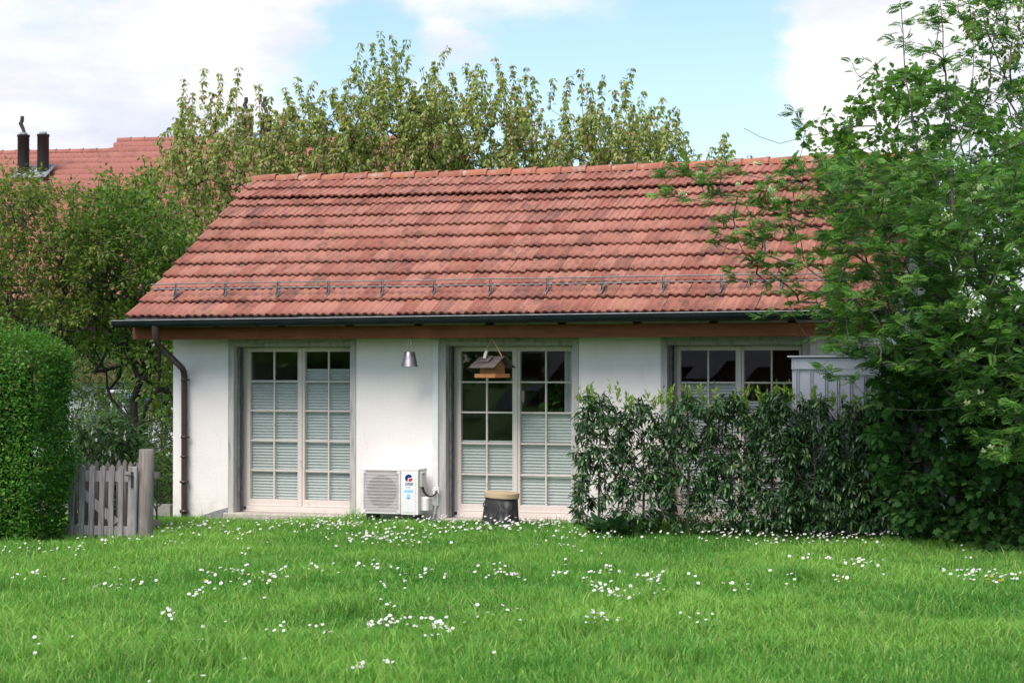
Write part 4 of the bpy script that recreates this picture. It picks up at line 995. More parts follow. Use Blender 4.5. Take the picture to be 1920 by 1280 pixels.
pos += nr * (bulge(pos[:, 0] + pos[:, 1], 0, pos[:, 2]) - dep)[:, None] + rng.normal(0, .02, (ui, 3))
pos[:, 2] += np.where(side == 2, .05 * np.sin(pos[:, 0] * 4) + rng.exponential(.05, ui), 0)
out = nrm(nr + rng.normal(0, .55, (ui, 3))); axis = nrm(out * .6 + rng.normal(0, .6, (ui, 3)) + np.array([0, 0, .25])); up = nrm(nr * .8 + np.array([0, 0, .7]) + rng.normal(0, .4, (ui, 3)))
tint = palette(ui, [(.050, .160, .020), (.075, .205, .026), (.030, .105, .016), (.13, .26, .04), (.16, .13, .05)], [4, 3, 3, 1.4, .25], .3, rng)
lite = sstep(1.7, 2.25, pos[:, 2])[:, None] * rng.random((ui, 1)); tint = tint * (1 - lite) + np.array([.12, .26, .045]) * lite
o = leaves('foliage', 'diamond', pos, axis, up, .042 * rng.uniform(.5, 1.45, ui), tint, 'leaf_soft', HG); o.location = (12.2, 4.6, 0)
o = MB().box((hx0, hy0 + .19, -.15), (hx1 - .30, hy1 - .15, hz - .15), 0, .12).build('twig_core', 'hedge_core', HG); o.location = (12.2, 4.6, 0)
sp = rng.uniform(0, 1, (60, 2)); sk = Skel([(hx0, -4.6, 1.9), (hx0 + .1, -4.6, 1.95)]); 

# ---- row of young laurels before the right door
names = ['first young laurel of the row, nearest the middle door', 'second young laurel of the row, counted from the middle door', 'third young laurel from the middle door, thin dark stem', 'fourth young laurel of the row before the right door',
         'fifth young laurel of the row, before the right door', 'sixth young laurel of the row with bare pale stem', 'laurel of the row right before the shed front', 'last laurel of the row, half hidden by the dark bush']
LA2 = [(.030, .076, .026), (.044, .104, .032), (.020, .052, .020), (.075, .145, .05), (.14, .22, .065)]
for i, (x, top, wd_) in enumerate([(1122, 742, 48), (1205, 752, 46), (1290, 748, 48), (1372, 745, 46), (1448, 744, 46), (1525, 752, 48), (1598, 762, 44), (1655, 772, 46)]):
    Y = -1.25 + .04 * (i % 2); rng = np.random.default_rng(50 + i)
    b = at(x, 700, Y); base = (b[0], Y, gz(b[0], Y) - .05)
    E, sk = bushy('young_laurel', names[i], 'shrub', [base, P(x + rng.uniform(-3, 3), 880, Y), P(x + rng.uniform(-4, 4), 800, Y), P(x, top + 26, Y)],
        [([(x - wd_ * .75, top + 25), (x - 20, top + 2), (x + 12, top - 8), (x + wd_ * .75, top + 24), (x + wd_, top + 70), (x + wd_ * .9, 900), (x + wd_ * .8, 985), (x - wd_ * .8, 985), (x - wd_ * .95, 890), (x - wd_, top + 80)], (235, 235, 250, 265, 275, 265, 250, 260)[i], Y - .24, Y + .22)],
        60 + i, LA2, [4, 4, 3, 1.6, .7], .098, 'lance', 'leaf_gloss', per=11, maxcnt=2, step=.085, r_tip=.0028, rmax=.016, bark='bark_grey', droop=.85, spread=.05, group='young laurels in a row before the right door', power=.4)
    # fresh upright tips
    n = 150; k = rng.integers(7, 11); c = [P(x + rng.uniform(-wd_ * .8, wd_ * .8), top + rng.uniform(-14, 18), Y + rng.uniform(-.15, .15)) for _ in range(k)]
    ps = np.array([c[j % k] for j in range(n)]) + rng.normal(0, 1, (n, 3)) * (.012, .012, .045); ax = nrm(rng.normal(0, .45, (n, 3)) + (0, 0, 1.0))
    o = leaves('fresh_tips', 'lance', ps, ax, nrm(rng.normal(0, 1, (n, 3))), .075 * rng.uniform(.6, 1.1, n), palette(n, [(.24, .33, .06), (.16, .26, .05)], [2, 2], .2, rng), 'leaf_soft', E); o.location = -Vector(E.location); o['kind'] = 'stuff'

# broad leaved plant at the foot of the first laurels
HR = empty('horseradish', P(1152, 985, -1.55)); HR.location.z = float(gz(HR.location.x, -1.55)); tag(HR, 'clump of large wavy dark leaves at the foot of the first laurels', 'plant')
for i in range(26):
    a = rng.uniform(0, 2 * math.pi); ox_ = rng.normal(0, .13); tl = rng.uniform(.25, .95); L = rng.uniform(.26, .42); n = 7; vs = []; fs = []
    dx, dy = math.cos(a), math.sin(a) * .6; sx, sy = -math.sin(a), math.cos(a)
    for j in range(n):
        q = j / (n - 1); wv = (.005 if q < .25 else .062 * math.sin(math.pi * min((q - .2) / .82, 1)) + .004); h = L * (q * math.cos(tl * .8) - .38 * q * q * tl); rad = L * (q * math.sin(tl) + .15 * q * q)
        wz = .018 * math.sin(q * 17 + i)
        vs += [(ox_ + dx * rad + sx * wv, dy * rad + sy * wv, h + wz), (ox_ + dx * rad, dy * rad, h - .012), (ox_ + dx * rad - sx * wv, dy * rad - sy * wv, h - wz)]
    for j in range(n - 1): fs += [(3 * j, 3 * j + 1, 3 * j + 4, 3 * j + 3), (3 * j + 1, 3 * j + 2, 3 * j + 5, 3 * j + 4)]
    tcol = np.tile(np.array([[.035, .095, .035]]) * rng.uniform(.8, 1.25), (len(vs), 1))
    np_mesh('leaf', np.array(vs), np.array(fs), 'leaf_gloss', HR, tcol, smooth=True)

# ---- right side: dark bush, rowan, trees behind
bushy('broadleaf_bush', 'dark broad leaved bush filling the right corner under the rowan', 'shrub', [GP(1800, -1.2), P(1800, 900, -1.2), P(1795, 780, -1.2)],
      [([(1640, 690), (1690, 640), (1800, 600), (1990, 590), (1990, 1030), (1760, 1022), (1695, 1005), (1655, 940), (1625, 770)], 950, -2.2, -.3)], 71,
      [(.038, .108, .024), (.052, .14, .030), (.026, .076, .018), (.08, .18, .04)], [4, 3, 3, 1.4], .10, 'palmate', 'leaf_soft', per=9, maxcnt=2, step=.16, droop=.8, spread=.12, up_bias=.5)
ROWAN = [(.092, .205, .042), (.064, .158, .034), (.135, .265, .058), (.042, .110, .026), (.19, .30, .08)]
rw_tr = [GP(1905, -1.0), P(1900, 900, -1.0), P(1880, 700, -1.5), P(1858, 560, -2.1), P(1820, 460, -2.0), P(1786, 390, -1.9), P(1783, 300, -1.8)]
rw_l = [[P(1875, 720, -2.2), P(1820, 680, -2.4), P(1760, 610, -2.5), P(1690, 550, -2.6), P(1600, 470, -2.7), P(1520, 420, -2.7), P(1420, 385, -2.7)],
        [P(1858, 560, -2.1), P(1800, 520, -2.6), P(1700, 470, -2.8), P(1600, 400, -2.8), P(1500, 345, -2.7), P(1400, 330, -2.6)],
        [P(1783, 300, -1.8), P(1778, 180, -1.7), P(1765, 60, -1.6), P(1760, -30, -1.6)], [P(1786, 390, -1.9), P(1815, 290, -1.7), P(1822, 160, -1.6), P(1830, 20, -1.5)],
        [P(1800, 420, -1.9), P(1720, 280, -1.8), P(1700, 150, -1.7), P(1688, 20, -1.7)], [P(1783, 300, -1.8), P(1850, 190, -1.6), P(1862, 60, -1.6)]]
rng = np.random.default_rng(81)
RW = empty('rowan_tree', rw_tr[0]); tag(RW, 'rowan tree with feathery leaves and cream blossom reaching over the right roof', 'tree')
sk = Skel(rw_tr)
for l_ in rw_l:
    Pn = np.array(sk.p); prev = int(np.argmin(np.linalg.norm(Pn - np.array(l_[0]), axis=1)))
    for a, b in zip(l_[:-1], l_[1:]):
        a, b = np.array(a), np.array(b); n = max(1, int(np.linalg.norm(b - a) / .22))
        for i in range(n): sk.p.append(a + (b - a) * (i + 1) / n + rng.normal(0, .01, 3)); sk.par.append(prev); prev = len(sk.p) - 1
sk.t0 = len(sk.p)
T1 = sample([(1540, 300), (1600, 290), (1700, 300), (1800, 290), (1990, 330), (1990, 860), (1860, 870), (1800, 760), (1720, 690), (1620, 690), (1540, 640), (1560, 590), (1555, 520), (1560, 440)], 1050, -3.7, -1.2, rng)
T2 = sample([(1245, 330), (1300, 305), (1420, 310), (1500, 300), (1520, 380), (1440, 450), (1360, 455), (1300, 380), (1240, 360)], 36, -3.0, -2.3, rng)
T3 = sample([(1370, 480), (1440, 330), (1560, 300), (1570, 640), (1480, 600), (1420, 520)], 80, -3.1, -2.2, rng)
T4 = sample([(1660, 20), (1760, -10), (1900, 0), (1990, 40), (1990, 330), (1700, 300), (1680, 180)], 120, -2.2, -1.2, rng)
T5 = np.array([P(x, y, -2.7) for x, y in [(1248, 325), (1262, 318), (1240, 368), (1275, 372), (1345, 458), (1375, 515), (1385, 525), (1430, 592), (1470, 590), (1520, 640), (1545, 690), (1600, 715), (1290, 308), (1330, 318), (1490, 210), (1510, 240), (1560, 705), (1640, 760)]])
tips = np.concatenate([T1, T2, T3, T4, T5]); sk.grow(tips, 81, .18, 2, updraft=.15); tipn = list(sk.tip)
bare = np.array([P(x, y, -1.6) for x, y in [(1690, -10), (1712, -20), (1745, -30), (1800, -20), (1842, 40), (1640, 120), (1660, 70), (1598, 118), (1612, 145), (1875, 100), (1730, 40)]])
sk.grow(bare, 82, .25, 2, updraft=.25)
sk.finish(.0034, .47, .13)
o = sk.wood('trunk', 'bark_grey', RW, 6); o.location = -Vector(RW.location)
tw = np.array(tipn); near = np.array([i for i in sk.twigs(1) if rng.random() < .65]); idx = np.concatenate([np.repeat(tw, 8), np.repeat(near, 3)]); N = len(idx)
out = rdir(N, rng); out[:, 2] = np.abs(out[:, 2]) * .3; out = nrm(out + np.array([-.12, -.30, .02]) + .3 * sk.dir(idx)); axis = nrm(out + np.array([0, 0, -.35]) * rng.uniform(0, 1.3, (N, 1))); up = nrm(np.array([-.05, -.3, .85]) + rng.normal(0, .45, (N, 3)))
o = leaves('crown', 'pinnate', sk.P[idx] + rng.normal(0, .015, (N, 3)), axis, up, .128 * rng.uniform(.5, 1.25, N), palette(N, ROWAN, [4, 3, 2, 3, .8], .3, rng), 'leaf_soft', RW); o.location = -Vector(RW.location)
# blossom corymbs
def corymb(c, r_):
    n = 46; p_ = rng.normal(0, 1, (n, 3)) * (r_ * .45, r_ * .45, r_ * .22) + c; d = nrm(rng.normal(0, .5, (n, 3)) + (0, -.4, 1))
    o = leaves('flower_cluster', 'diamond', p_, nrm(rng.normal(0, 1, (n, 3))), d, .026 * rng.uniform(.8, 1.3, n), palette(n, [(.40, .55, .28), (.36, .44, .17), (.62, .64, .42)], [3, 3, 1.5], .12, rng), 'petal', RW); o.location = -Vector(RW.location)
for x, y in [(1845, 845), (1858, 838), (1812, 755), (1838, 735), (1806, 590), (1830, 365), (1838, 352), (1815, 376), (1660, 375), (1700, 300), (1732, 268), (1610, 385), (1445, 355), (1455, 372), (1420, 305), (1310, 325), (1280, 362), (1370, 300), (1385, 345), (1820, 460), (1580, 350), (1735, 275), (1470, 300), (1780, 405)]:
    corymb(np.array(P(x, y, -3.35 if x > 1500 else -2.9)), .042 * rng.uniform(.7, 1.1))
bushy('maple_tree', 'broad leaved tree standing behind the rowan, above the roof end', 'tree', [GP(1800, 1.5), P(1800, 800, 1.5), P(1790, 500, 1.5), P(1780, 380, 1.5)],
      [([(1590, 205), (1640, 135), (1700, 118), (1800, 165), (1900, 230), (1990, 260), (1990, 480), (1620, 470), (1560, 400), (1570, 270)], 560, .2, 2.6),
       ([(1485, 225), (1540, 215), (1600, 205), (1600, 300), (1500, 290)], 16, .2, 1.2)], 91,
      [(.085, .190, .030), (.060, .140, .024), (.12, .24, .045)], [3, 3, 2], .10, 'palmate', per=7, maxcnt=2, spread=.12, step=.2, droop=.7, up_bias=.4, r_tip=.0038, bark='bark_grey',
      limbs=[[P(1790, 500, 1.5), P(1720, 290, 1.0), P(1690, 262, .8), P(1640, 238, .6), P(1600, 238, .5), P(1560, 245, .5), P(1505, 258, .5), P(1460, 270, .5), P(1425, 258, .5), P(1392, 240, .5)]])
bushy('dense_tree', 'dense dark green tree closing the gap behind shed and rowan', 'tree', [GP(1850, 5), P(1850, 850, 5), P(1850, 700, 5)],
      [([(1730, 330), (1800, 290), (2060, 300), (2060, 900), (1720, 900)], 700, 3.6, 6.4)], 93, [(.06, .13, .028), (.08, .165, .035), (.04, .09, .02)], [3, 2, 3], .13, per=11, maxcnt=2, step=.22, spread=.16)
bushy('locust_tree', 'tall olive leaved tree rising at the upper right edge', 'tree', [GP(1980, 6), P(1980, 700, 6), P(1975, 400, 6)],
      [([(1800, 20), (1860, -40), (2060, -60), (2060, 330), (1930, 300), (1880, 210), (1830, 150), (1795, 90)], 340, 5, 8)], 92,
      [(.125, .175, .035), (.09, .14, .028), (.16, .2, .05)], [3, 3, 2], .095, per=12, step=.2, droop=.6, r_tip=.004,
      limbs=[[P(1975, 400, 6), P(1930, 200, 6), P(1885, 150, 5.8), P(1850, 60, 5.8)]])

# ================================================================== grass
rng = np.random.default_rng(101)
def vnoise(x, y, s, seed):
    r_ = np.random.default_rng(seed); g = r_.random((64, 64)); u = x / s + 500.3; v = y / s + 500.7
    i = np.floor(u).astype(int); j = np.floor(v).astype(int); a = u - i; b = v - j; a = a * a * (3 - 2 * a); b = b * b * (3 - 2 * b)
    q = lambda m, n: g[m % 64, n % 64]
    return (q(i, j) * (1 - a) + q(i + 1, j) * a) * (1 - b) + (q(i, j + 1) * (1 - a) + q(i + 1, j + 1) * a) * b
# lawn area in view, with a margin of a metre and a half all round
def lawn_pts(n):
    out = []; tot = 0
    while tot < n:
        y = rng.uniform(-14.2, .0, n); k = (y + 22.9)
        xl = k * math.tan(R(-18.9 - 15.0)) / 1.0 - 1.2; xr = k * math.tan(R(-18.9 + 15.0)) + 1.2
        x = rng.uniform(-16.6, 1.2, n); m = (x > xl) & (x < xr) & ~((y > -.06) & (x > WL - .02) & (x < WR))
        out.append(np.stack([x[m], y[m]], 1)); tot += m.sum()
    return np.concatenate(out)[:n]
NB = 370000
xy = lawn_pts(NB); x, y = xy[:, 0], xy[:, 1]
n1 = vnoise(x, y, .9, 1); n2 = vnoise(x, y, .28, 2); n3 = vnoise(x, y, 2.4, 3); n4 = vnoise(x, y, .11, 4)
h = .036 + .038 * n1 + .050 * np.clip(n2 * n1 - .36, 0, 1) * 2.4 + .018 * n4
h *= rng.uniform(.6, 1.35, NB) * np.where(rng.random(NB) < .03, 1.7, 1)
tuft = np.zeros(NB)
TUFTS = [(640, 1150, .30, .10), (680, 1140, .2, .08), (1090, 1190, .5, .07), (1490, 1090, .5, .08), (1710, 1150, .5, .10), (1820, 1130, .4, .07), (1340, 1060, .5, .05), (330, 1245, .6, .06), (1880, 1200, .7, .07), (480, 1090, .5, .04), (880, 1170, .4, .05), (1570, 1175, .6, .06), (60, 1240, .7, .05), (1240, 1130, .5, .04)]
TUFTS += [(rng.uniform(-50, 1970), rng.uniform(1030, 1280), rng.uniform(.10, .28), rng.uniform(.03, .075)) for _ in range(70)]
for tx, ty, rad, amp in TUFTS:
    p_ = ground_at(tx, ty); tuft += amp * np.exp(-((x - p_[0]) ** 2 + (y - p_[1]) ** 2) / rad ** 2 * 2)
wall = np.where((x > -12.6) & (x < -6.6), np.clip(1 + y / .42, 0, 1), 0) * np.clip(vnoise(x, y, .22, 6) * 1.5 - .75, 0, 1) + 1.3 * np.exp(-((x + 9.85) ** 2 + (y + .25) ** 2) / .02) + .38 * np.exp(-((x + 9.35) / .5) ** 4 - ((y + .5) / .12) ** 2)
h *= 1 - .25 * np.clip(1 + y / 1.2, 0, 1)
h += tuft * 1.5 * rng.uniform(.1, 1.2, NB) ** 1.3 * (n4 > .25) + wall * .16 * rng.uniform(.1, 1.0, NB)
edge = np.clip(1 - np.abs(y + 5.3) / .4, 0, 1) * (x < -10.5) + np.clip(1 - np.abs(y + 4.1) / .35, 0, 1) * (x < -10.4); h += edge * .07 * rng.uniform(.2, 1, NB)
z = gz(x, y) - .006
an = rng.uniform(0, 2 * np.pi, NB); ln = rng.uniform(.1, .75, NB) + .25 * n3; dx, dy = np.cos(an), np.sin(an)
an2 = rng.uniform(0, np.pi, NB); wd2 = rng.uniform(.0018, .0044, NB) * (1 + 4 * np.minimum(h, .12)); sx, sy = np.cos(an2) * wd2, np.sin(an2) * wd2
b = np.stack([x, y, z], 1); lean = np.stack([dx * ln * h, dy * ln * h, 0 * h], 1); S = np.stack([sx, sy, 0 * sx], 1); U = np.stack([0 * h, 0 * h, h], 1)
V = np.stack([b - S, b + S, b + lean * .28 + U * .6 - S * .8, b + lean * .28 + U * .6 + S * .8, b + lean + U], 1).reshape(-1, 3)
T = (np.array([(0, 1, 3), (0, 3, 2), (2, 3, 4)])[None] + (np.arange(NB) * 5)[:, None, None]).reshape(-1, 3)
ca, cb, cc_ = np.array([.105, .330, .052]), np.array([.265, .51, .098]), np.array([.39, .56, .15])
k = np.clip(.9 * (n1 - .5) + 1.0 * (n3 - .5) + .5 * (n2 - .5) + .5 + rng.normal(0, .28, NB), 0, 1)[:, None]
c = ca * (1 - k) + cb * k; dry = (rng.random(NB) < .10 + .12 * n4)[:, None]; c = np.where(dry, cc_ * rng.uniform(.7, 1.2, (NB, 1)), c)
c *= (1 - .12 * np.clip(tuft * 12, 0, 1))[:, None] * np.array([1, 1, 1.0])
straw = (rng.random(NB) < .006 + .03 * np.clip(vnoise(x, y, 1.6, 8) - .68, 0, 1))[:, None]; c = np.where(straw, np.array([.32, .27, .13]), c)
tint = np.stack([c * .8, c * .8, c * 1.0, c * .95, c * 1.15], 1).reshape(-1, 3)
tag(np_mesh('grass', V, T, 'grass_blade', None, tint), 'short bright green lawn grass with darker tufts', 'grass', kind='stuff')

# clover and plantain leaves between the blades
NC_ = 26000; q_ = lawn_pts(NC_ * 3); pn = vnoise(q_[:, 0], q_[:, 1], .55, 21) * .6 + vnoise(q_[:, 0], q_[:, 1], .17, 22) * .4
q_ = q_[np.argsort(-pn + rng.normal(0, .05, len(pn)))[:NC_]]; zz = gz(q_[:, 0], q_[:, 1]) + rng.uniform(.012, .05, NC_)
dd = rdir(NC_, rng); dd[:, 2] = np.abs(dd[:, 2]) * .5
tag(leaves('clover', 'diamond', np.stack([q_[:, 0], q_[:, 1], zz], 1), dd, nrm(rng.normal(0, .35, (NC_, 3)) + (0, 0, 1)), rng.uniform(.014, .036, NC_), palette(NC_, [(.075, .20, .04), (.11, .25, .055), (.055, .15, .035)], [3, 2, 2], .25, rng), 'leaf_soft'), 'low clover leaves mixed into the lawn grass', 'clover', kind='stuff')

# ================================================================== flowers
def daisy_mesh(yellow=False, seed=0):
    r_ = np.random.default_rng(seed); V = []; Fq = []; C = []
    n = 10; R0 = .0145
    white = (.88, .87, .88) if not yellow else (.72, .46, .02); mid = (.62, .42, .04) if not yellow else (.60, .34, .015)
    V.append((0, 0, .002)); C.append(white)
    for i in range(n * 2):
        a = math.pi * i / n; rr_ = R0 * (1 if i % 2 == 0 else .86) * r_.uniform(.92, 1.06); V.append((rr_ * math.cos(a), rr_ * math.sin(a), r_.uniform(.000, .0045))); C.append(white if r_.random() > .06 else (.72, .55, .62))
    for i in range(n * 2): Fq.append((0, 1 + i, 1 + (i + 1) % (2 * n)))
    k = len(V); V.append((0, 0, .0062)); C.append(mid)
    for i in range(7): a = 2 * math.pi * i / 7; V.append((.0042 * math.cos(a), .0042 * math.sin(a), .0032)); C.append(mid)
    for i in range(7): Fq.append((k, k + 1 + i, k + 1 + (i + 1) % 7))
    k = len(V); g = (.09, .19, .04)
    for i in range(3):
        a = 2 * math.pi * i / 3; V += [(.0011 * math.cos(a), .0011 * math.sin(a), .0), (.004 + .0011 * math.cos(a), .0011 * math.sin(a), -.10)]; C += [g, g]
    for i in range(3): j = (i + 1) % 3; Fq += [(k + 2 * i, k + 2 * i + 1, k + 2 * j + 1), (k + 2 * i, k + 2 * j + 1, k + 2 * j)]
    return np.array(V), np.array(Fq), np.array(C)
proto = []
for i in range(4):
    V, Fq, C = daisy_mesh(False, i); o = np_mesh('daisy', V, Fq, 'petal', None, C); proto.append(o.data); bpy.data.objects.remove(o)
V, Fq, C = daisy_mesh(True, 9); o = np_mesh('dandelion', V * (1.15, 1.15, 1), Fq, 'petal', None, C); yme = o.data; bpy.data.objects.remove(o)
# (x, y, spread x, spread y, how many): where the photograph shows them
CL = [(110, 1087, 24, 5, 2), (45, 1088, 22, 5, 5), (70, 1086, 12, 4, 3), (65, 1030, 20, 5, 6), (120, 1040, 20, 4, 5), (145, 1020, 8, 4, 3), (75, 1035, 15, 5, 4), (150, 1033, 10, 5, 3), (190, 1020, 20, 4, 7), (245, 1013, 22, 4, 8), (10, 1035, 14, 6, 3),
      (225, 1075, 20, 9, 5), (262, 1090, 20, 8, 5), (215, 1105, 15, 6, 4), (250, 1112, 25, 6, 4), (340, 1008, 30, 5, 4), (370, 1005, 12, 5, 3), (440, 1000, 15, 5, 8), (455, 1035, 12, 8, 4), (515, 1020, 10, 6, 1), (320, 1020, 22, 8, 5),
      (390, 1080, 25, 6, 8), (430, 1076, 16, 6, 8), (465, 1078, 14, 6, 3), (510, 1093, 20, 8, 12), (480, 1100, 30, 6, 6), (415, 1100, 25, 6, 7), (365, 1122, 12, 8, 6), (375, 1120, 8, 5, 3), (497, 1128, 6, 4, 1), (590, 1075, 30, 8, 9), (630, 1078, 8, 6, 2),
      (325, 1160, 16, 5, 5), (312, 1172, 6, 3, 2), (375, 1203, 4, 4, 1), (418, 1175, 6, 3, 1), (380, 1175, 5, 3, 1), (510, 1190, 14, 4, 4), (540, 1184, 10, 4, 2), (595, 1188, 10, 6, 6), (625, 1192, 4, 3, 1), (80, 1212, 5, 3, 1), (65, 1200, 5, 3, 1), (130, 1198, 4, 3, 1), (60, 1230, 4, 3, 1), (458, 1243, 5, 4, 1), (392, 1276, 8, 3, 1), (277, 1278, 6, 3, 1),
      (690, 1068, 22, 7, 9), (725, 1075, 20, 6, 5), (790, 1080, 24, 8, 7), (808, 1078, 5, 4, 2), (835, 1088, 5, 5, 2), (722, 1100, 8, 4, 4), (757, 1103, 5, 5, 2), (740, 1130, 20, 6, 4), (770, 1096, 10, 4, 3), (910, 1080, 12, 7, 5), (940, 1078, 12, 5, 8), (962, 1079, 12, 6, 8), (980, 1090, 5, 3, 1), (935, 1064, 10, 4, 2),
      (700, 1172, 18, 5, 6), (745, 1168, 22, 6, 16), (760, 1180, 20, 4, 6), (825, 1178, 22, 7, 10), (840, 1185, 14, 5, 6), (795, 1164, 10, 5, 3), (818, 1200, 5, 4, 1), (800, 1205, 5, 3, 2), (690, 1185, 6, 4, 2), (915, 1158, 12, 5, 4), (948, 1152, 10, 4, 4), (900, 1140, 5, 4, 1), (660, 1265, 18, 5, 5), (722, 1266, 8, 5, 4), (668, 1278, 5, 2, 1), (928, 1234, 5, 3, 1), (975, 1170, 6, 4, 1),
      (1040, 1076, 10, 4, 4), (1055, 1058, 6, 4, 2), (1070, 1075, 16, 3, 2), (1115, 1072, 14, 4, 6), (1145, 1070, 14, 4, 7), (1100, 1098, 10, 5, 3), (1110, 1106, 6, 3, 3), (1135, 1112, 12, 5, 9), (1150, 1120, 14, 6, 12), (1170, 1125, 12, 5, 6), (1185, 1110, 10, 4, 6), (1200, 1120, 8, 4, 3), (1208, 1083, 12, 6, 6), (1230, 1092, 14, 6, 9), (1240, 1088, 8, 5, 4), (1228, 1120, 10, 4, 4), (1105, 1168, 14, 6, 8), (1130, 1163, 8, 4, 3), (1155, 1170, 8, 3, 3), (1290, 1163, 12, 3, 2), (1318, 1167, 8, 3, 3), (1305, 1180, 5, 3, 1),
      (1300, 1090, 6, 6, 3), (1358, 1100, 6, 4, 2), (1385, 1108, 14, 4, 3), (1402, 1109, 4, 3, 1), (1475, 1078, 8, 3, 2), (1442, 1082, 5, 3, 1), (1480, 1106, 20, 5, 2), (1562, 1092, 10, 3, 4), (1578, 1092, 8, 3, 4), (1585, 1058, 22, 5, 9), (1608, 1062, 14, 5, 7), (1630, 1064, 8, 4, 4), (1550, 1050, 14, 5, 3), (1520, 1045, 18, 5, 6), (1660, 1049, 5, 3, 1), (1662, 1090, 6, 3, 1),
      (1770, 1075, 10, 4, 3), (1800, 1083, 14, 6, 6), (1822, 1088, 12, 6, 8), (1835, 1075, 10, 5, 5), (1865, 1080, 14, 6, 6), (1880, 1092, 16, 5, 8), (1900, 1085, 12, 5, 5), (1780, 1012, 20, 3, 4), (1825, 1044, 10, 5, 3), (1850, 1017, 8, 3, 1), (1810, 1033, 10, 5, 2)]
FAR = [(320, 976, 26, 7, 32), (385, 972, 22, 7, 30), (430, 985, 25, 6, 12), (560, 977, 60, 8, 50), (640, 978, 60, 11, 46), (700, 988, 85, 16, 62), (770, 992, 65, 15, 40), (830, 978, 45, 7, 38), (890, 984, 50, 8, 46), (960, 982, 40, 8, 46), (1035, 982, 40, 8, 48), (740, 1008, 40, 8, 22), (700, 1005, 35, 8, 22), (1060, 998, 50, 6, 20), (1040, 1022, 40, 8, 12),
       (1130, 1000, 40, 5, 12), (1210, 998, 50, 5, 14), (1340, 998, 28, 6, 34), (1380, 999, 20, 6, 22), (1440, 1000, 25, 9, 30), (1500, 1000, 35, 9, 46), (1560, 1003, 35, 9, 42), (1620, 1005, 30, 9, 30), (1670, 1002, 22, 7, 26)]
def pts(cl):
    out = []
    for (cx, cy, ax_, ay_, n) in cl:
        for _ in range(n):
            for _t in range(6):
                q = ground_at(cx + np.clip(rng.normal(0, ax_ * .9), -2.2 * ax_, 2.2 * ax_), cy + np.clip(rng.normal(0, ay_ * .85), -1.8 * ay_, 1.8 * ay_), .06)
                if not (q[1] > -.12 and WL - .1 < q[0] < WR + .1) and not (q[1] > -.5 and -9.8 < q[0] < -8.8 and q[1] > -.14): break
            if q[1] > -.1: q[1] = -.12 - rng.random() * .3
            out.append(q)
    return out
near = pts(CL); far = pts(FAR); allp = [(p_, 'lawn') for p_ in near] + [(p_, 'wall' if p_[0] < -6.7 else 'hedge') for p_ in far]
allp.sort(key=lambda a: a[0][1])
LB = {'lawn': ('small white daisy scattered in the open lawn', 'daisies in the open lawn'), 'wall': ('small white daisy in the band along the house wall', 'daisies along the house wall'),
      'hedge': ('small white daisy in the strip before the young laurels', 'daisies before the laurels')}
sv = []; sf = []; scol = []; kv = 0
base_m = [daisy_mesh(False, i) for i in range(4)]
for i, (p_, where) in enumerate(allp):
    hgt = float(gz(p_[0], p_[1])) + rng.uniform(.078, .125); s_ = rng.uniform(.62, 1.25)
    rot = Matrix.Rotation(rng.uniform(0, 6.28), 4, 'Z'); tilt = Matrix.Rotation(rng.normal(.45, .25), 4, 'X') @ Matrix.Rotation(rng.normal(0, .22), 4, 'Y')
    Mx = Matrix.Translation((p_[0], p_[1], hgt)) @ tilt @ rot @ Matrix.Diagonal((s_, s_, 1, 1))
    if i < 300:
        dq = np.array(p_) - CAM; sx_ = 960 + F * (dq @ _r) / (dq @ _f); nr_ = p_[1] < -7.6
        spot = (('before the clipped hedge' if sx_ < 150 else 'before the picket gate' if sx_ < 330 else 'before the left door' if sx_ < 640 else 'before the air conditioner' if sx_ < 860 else 'before the tarred tub' if sx_ < 1060 else 'before the young laurels' if sx_ < 1420 else 'before the shed' if sx_ < 1700 else 'near the right edge'))
        dl = 'small white daisy in the ' + ('near' if nr_ else 'far') + ' half of the lawn, ' + spot
        o = link(bpy.data.objects.new('daisy', proto[i % 4])); o.matrix_world = Mx; tag(o, dl, 'daisy', 'daisies ' + spot + (', near lawn' if nr_ else ', far lawn'))
    else:
        V, Fq, C = base_m[i % 4]; M3 = np.array(Mx.to_3x3()); sv.append(V @ M3.T + np.array(Mx.translation)); sf.append(Fq + kv); scol.append(C); kv += len(V)
if sv: tag(np_mesh('daisy_carpet', np.concatenate(sv), np.concatenate(sf), 'petal', None, np.concatenate(scol)), 'carpet of many tiny white daisies towards the house wall', 'daisies', kind='stuff')
for (px_, py_) in [(466, 1080), (493, 1083), (385, 1091), (1570, 1090), (1852, 1092), (1860, 1086), (1880, 1093), (1876, 1094)]:
    q = ground_at(px_, py_, .05); o = link(bpy.data.objects.new('dandelion', yme)); s_ = rng.uniform(.8, 1.05)
    o.matrix_world = Matrix.Translation((q[0], q[1], float(gz(q[0], q[1])) + .075)) @ Matrix.Rotation(.3, 4, 'X') @ Matrix.Diagonal((s_, s_, 1, 1))
    tag(o, 'small yellow flower among daisies in the ' + ('left half of the lawn' if px_ < 900 else 'right part of the lawn'), 'flower', 'yellow flowers in the ' + ('left' if px_ < 900 else 'right') + ' lawn')
# dry stalks
for (px_, py_, lab) in [(168, 1110, 'pair of dry straw coloured stalks lying up in the left lawn')]:
    q = ground_at(px_, py_); E_ = empty('dry_stalk', (q[0], q[1], float(gz(q[0], q[1])))); tag(E_, lab, 'stalk')
    for a, L in ((-.1, .075), (.35, .10), (.7, .12)):
        MB().tube([(0, 0, 0), (a * L * .5, 0, L * .55), (a * L * 1.3, .01, L * .9)], [.004, .003, .0015], 5).build('stem', 'rope_pale', E_)

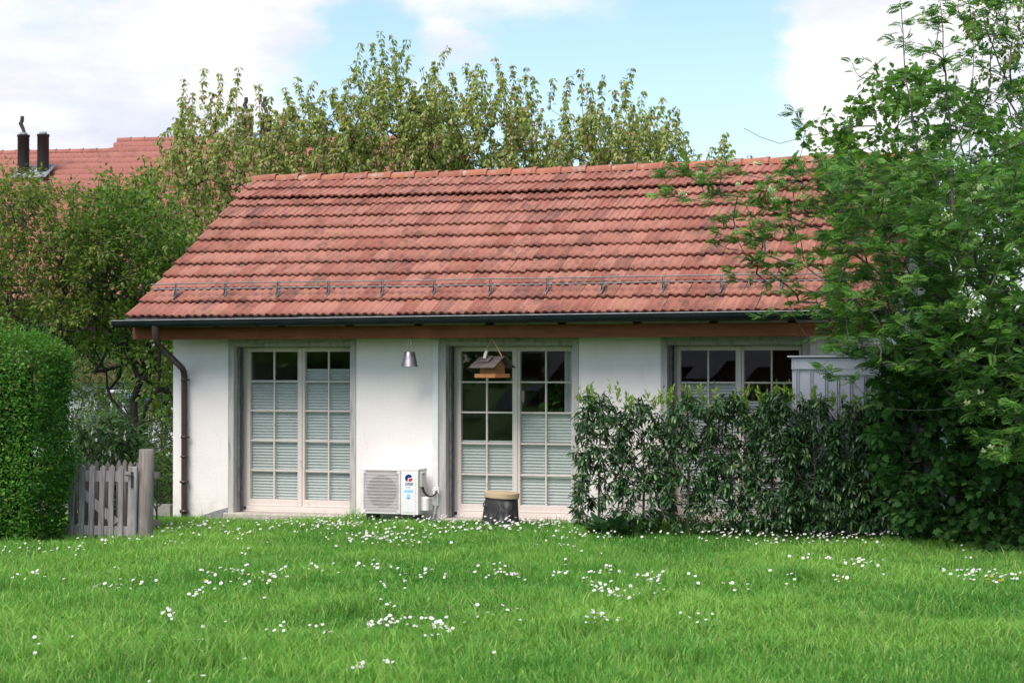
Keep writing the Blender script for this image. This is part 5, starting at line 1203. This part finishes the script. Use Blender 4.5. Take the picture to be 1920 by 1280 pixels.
# ================================================================== across the garden, behind the viewer: seen in the panes only
OG = empty('garage', (-17, -52, 0)); tag(OG, 'garage with grey roof and dark red doors mirrored in the right door', 'garage')
MB().box((-9, -6, -.2), (9, 0, 2.0)).build('wall', 'far_white', OG)
for x in range(-8, 8, 3): MB().box((x, .001, -.1), (x + 2.4, .05, 1.85), 0, .01).build('garage_door', 'red_cladding', OG)
MB().add([(-9.4, .6, 1.85), (9.4, .6, 1.85), (9.4, -5.5, 6.2), (-9.4, -5.5, 6.2), (9.4, -11.6, 1.85), (-9.4, -11.6, 1.85)], [(0, 1, 2, 3), (3, 2, 4, 5)]).build('roof', 'slate_roof', OG)
MB().add([(-9, -11, -.2), (-9, 0, -.2), (-9, 0, 2.0), (-9, -5.5, 5.9), (-9, -11, 2.0), (9, -11, -.2), (9, 0, -.2), (9, 0, 2.0), (9, -5.5, 5.9), (9, -11, 2.0)], [(0, 1, 2, 3, 4), (9, 8, 7, 6, 5), (0, 4, 9, 5)]).build('gable', 'far_white', OG)
rng = np.random.default_rng(140)
for (cx, cy, rx, rz, nm) in [(-36, -46, 6.5, 5.0, 'leafy tree mirrored in the panes of the left door'), (-27.5, -44, 4.5, 4.5, 'leafy tree mirrored in the panes of the middle door')]:
    E = empty('garden_tree', (cx, cy, -.1)); tag(E, nm, 'tree')
    MB().tube([(0, 0, -.1), (.1, 0, 1.0), (0, .1, 2.6), (.1, 0, 5)], [.25, .2, .16, .08], 8).build('trunk', 'bark_dark', E)
    n = 5000; d = rdir(n, rng) * rng.uniform(.45, 1, (n, 1)) ** .5 * (rx, rx * .6, rz); d *= (1 + .25 * np.sin(d[:, :1] * 1.7) * np.cos(d[:, 2:3] * 1.9)); d[:, 2] += rz * .92
    leaves('crown', 'diamond', d, nrm(rng.normal(0, 1, (n, 3)) + (0, 0, -.5)), nrm(rng.normal(0, .6, (n, 3)) + (0, 0, 1)), .5 * rng.uniform(.6, 1.2, n), palette(n, GREEN1, [3, 3, 3, 1, .5], .2, rng), 'leaf_soft', E)
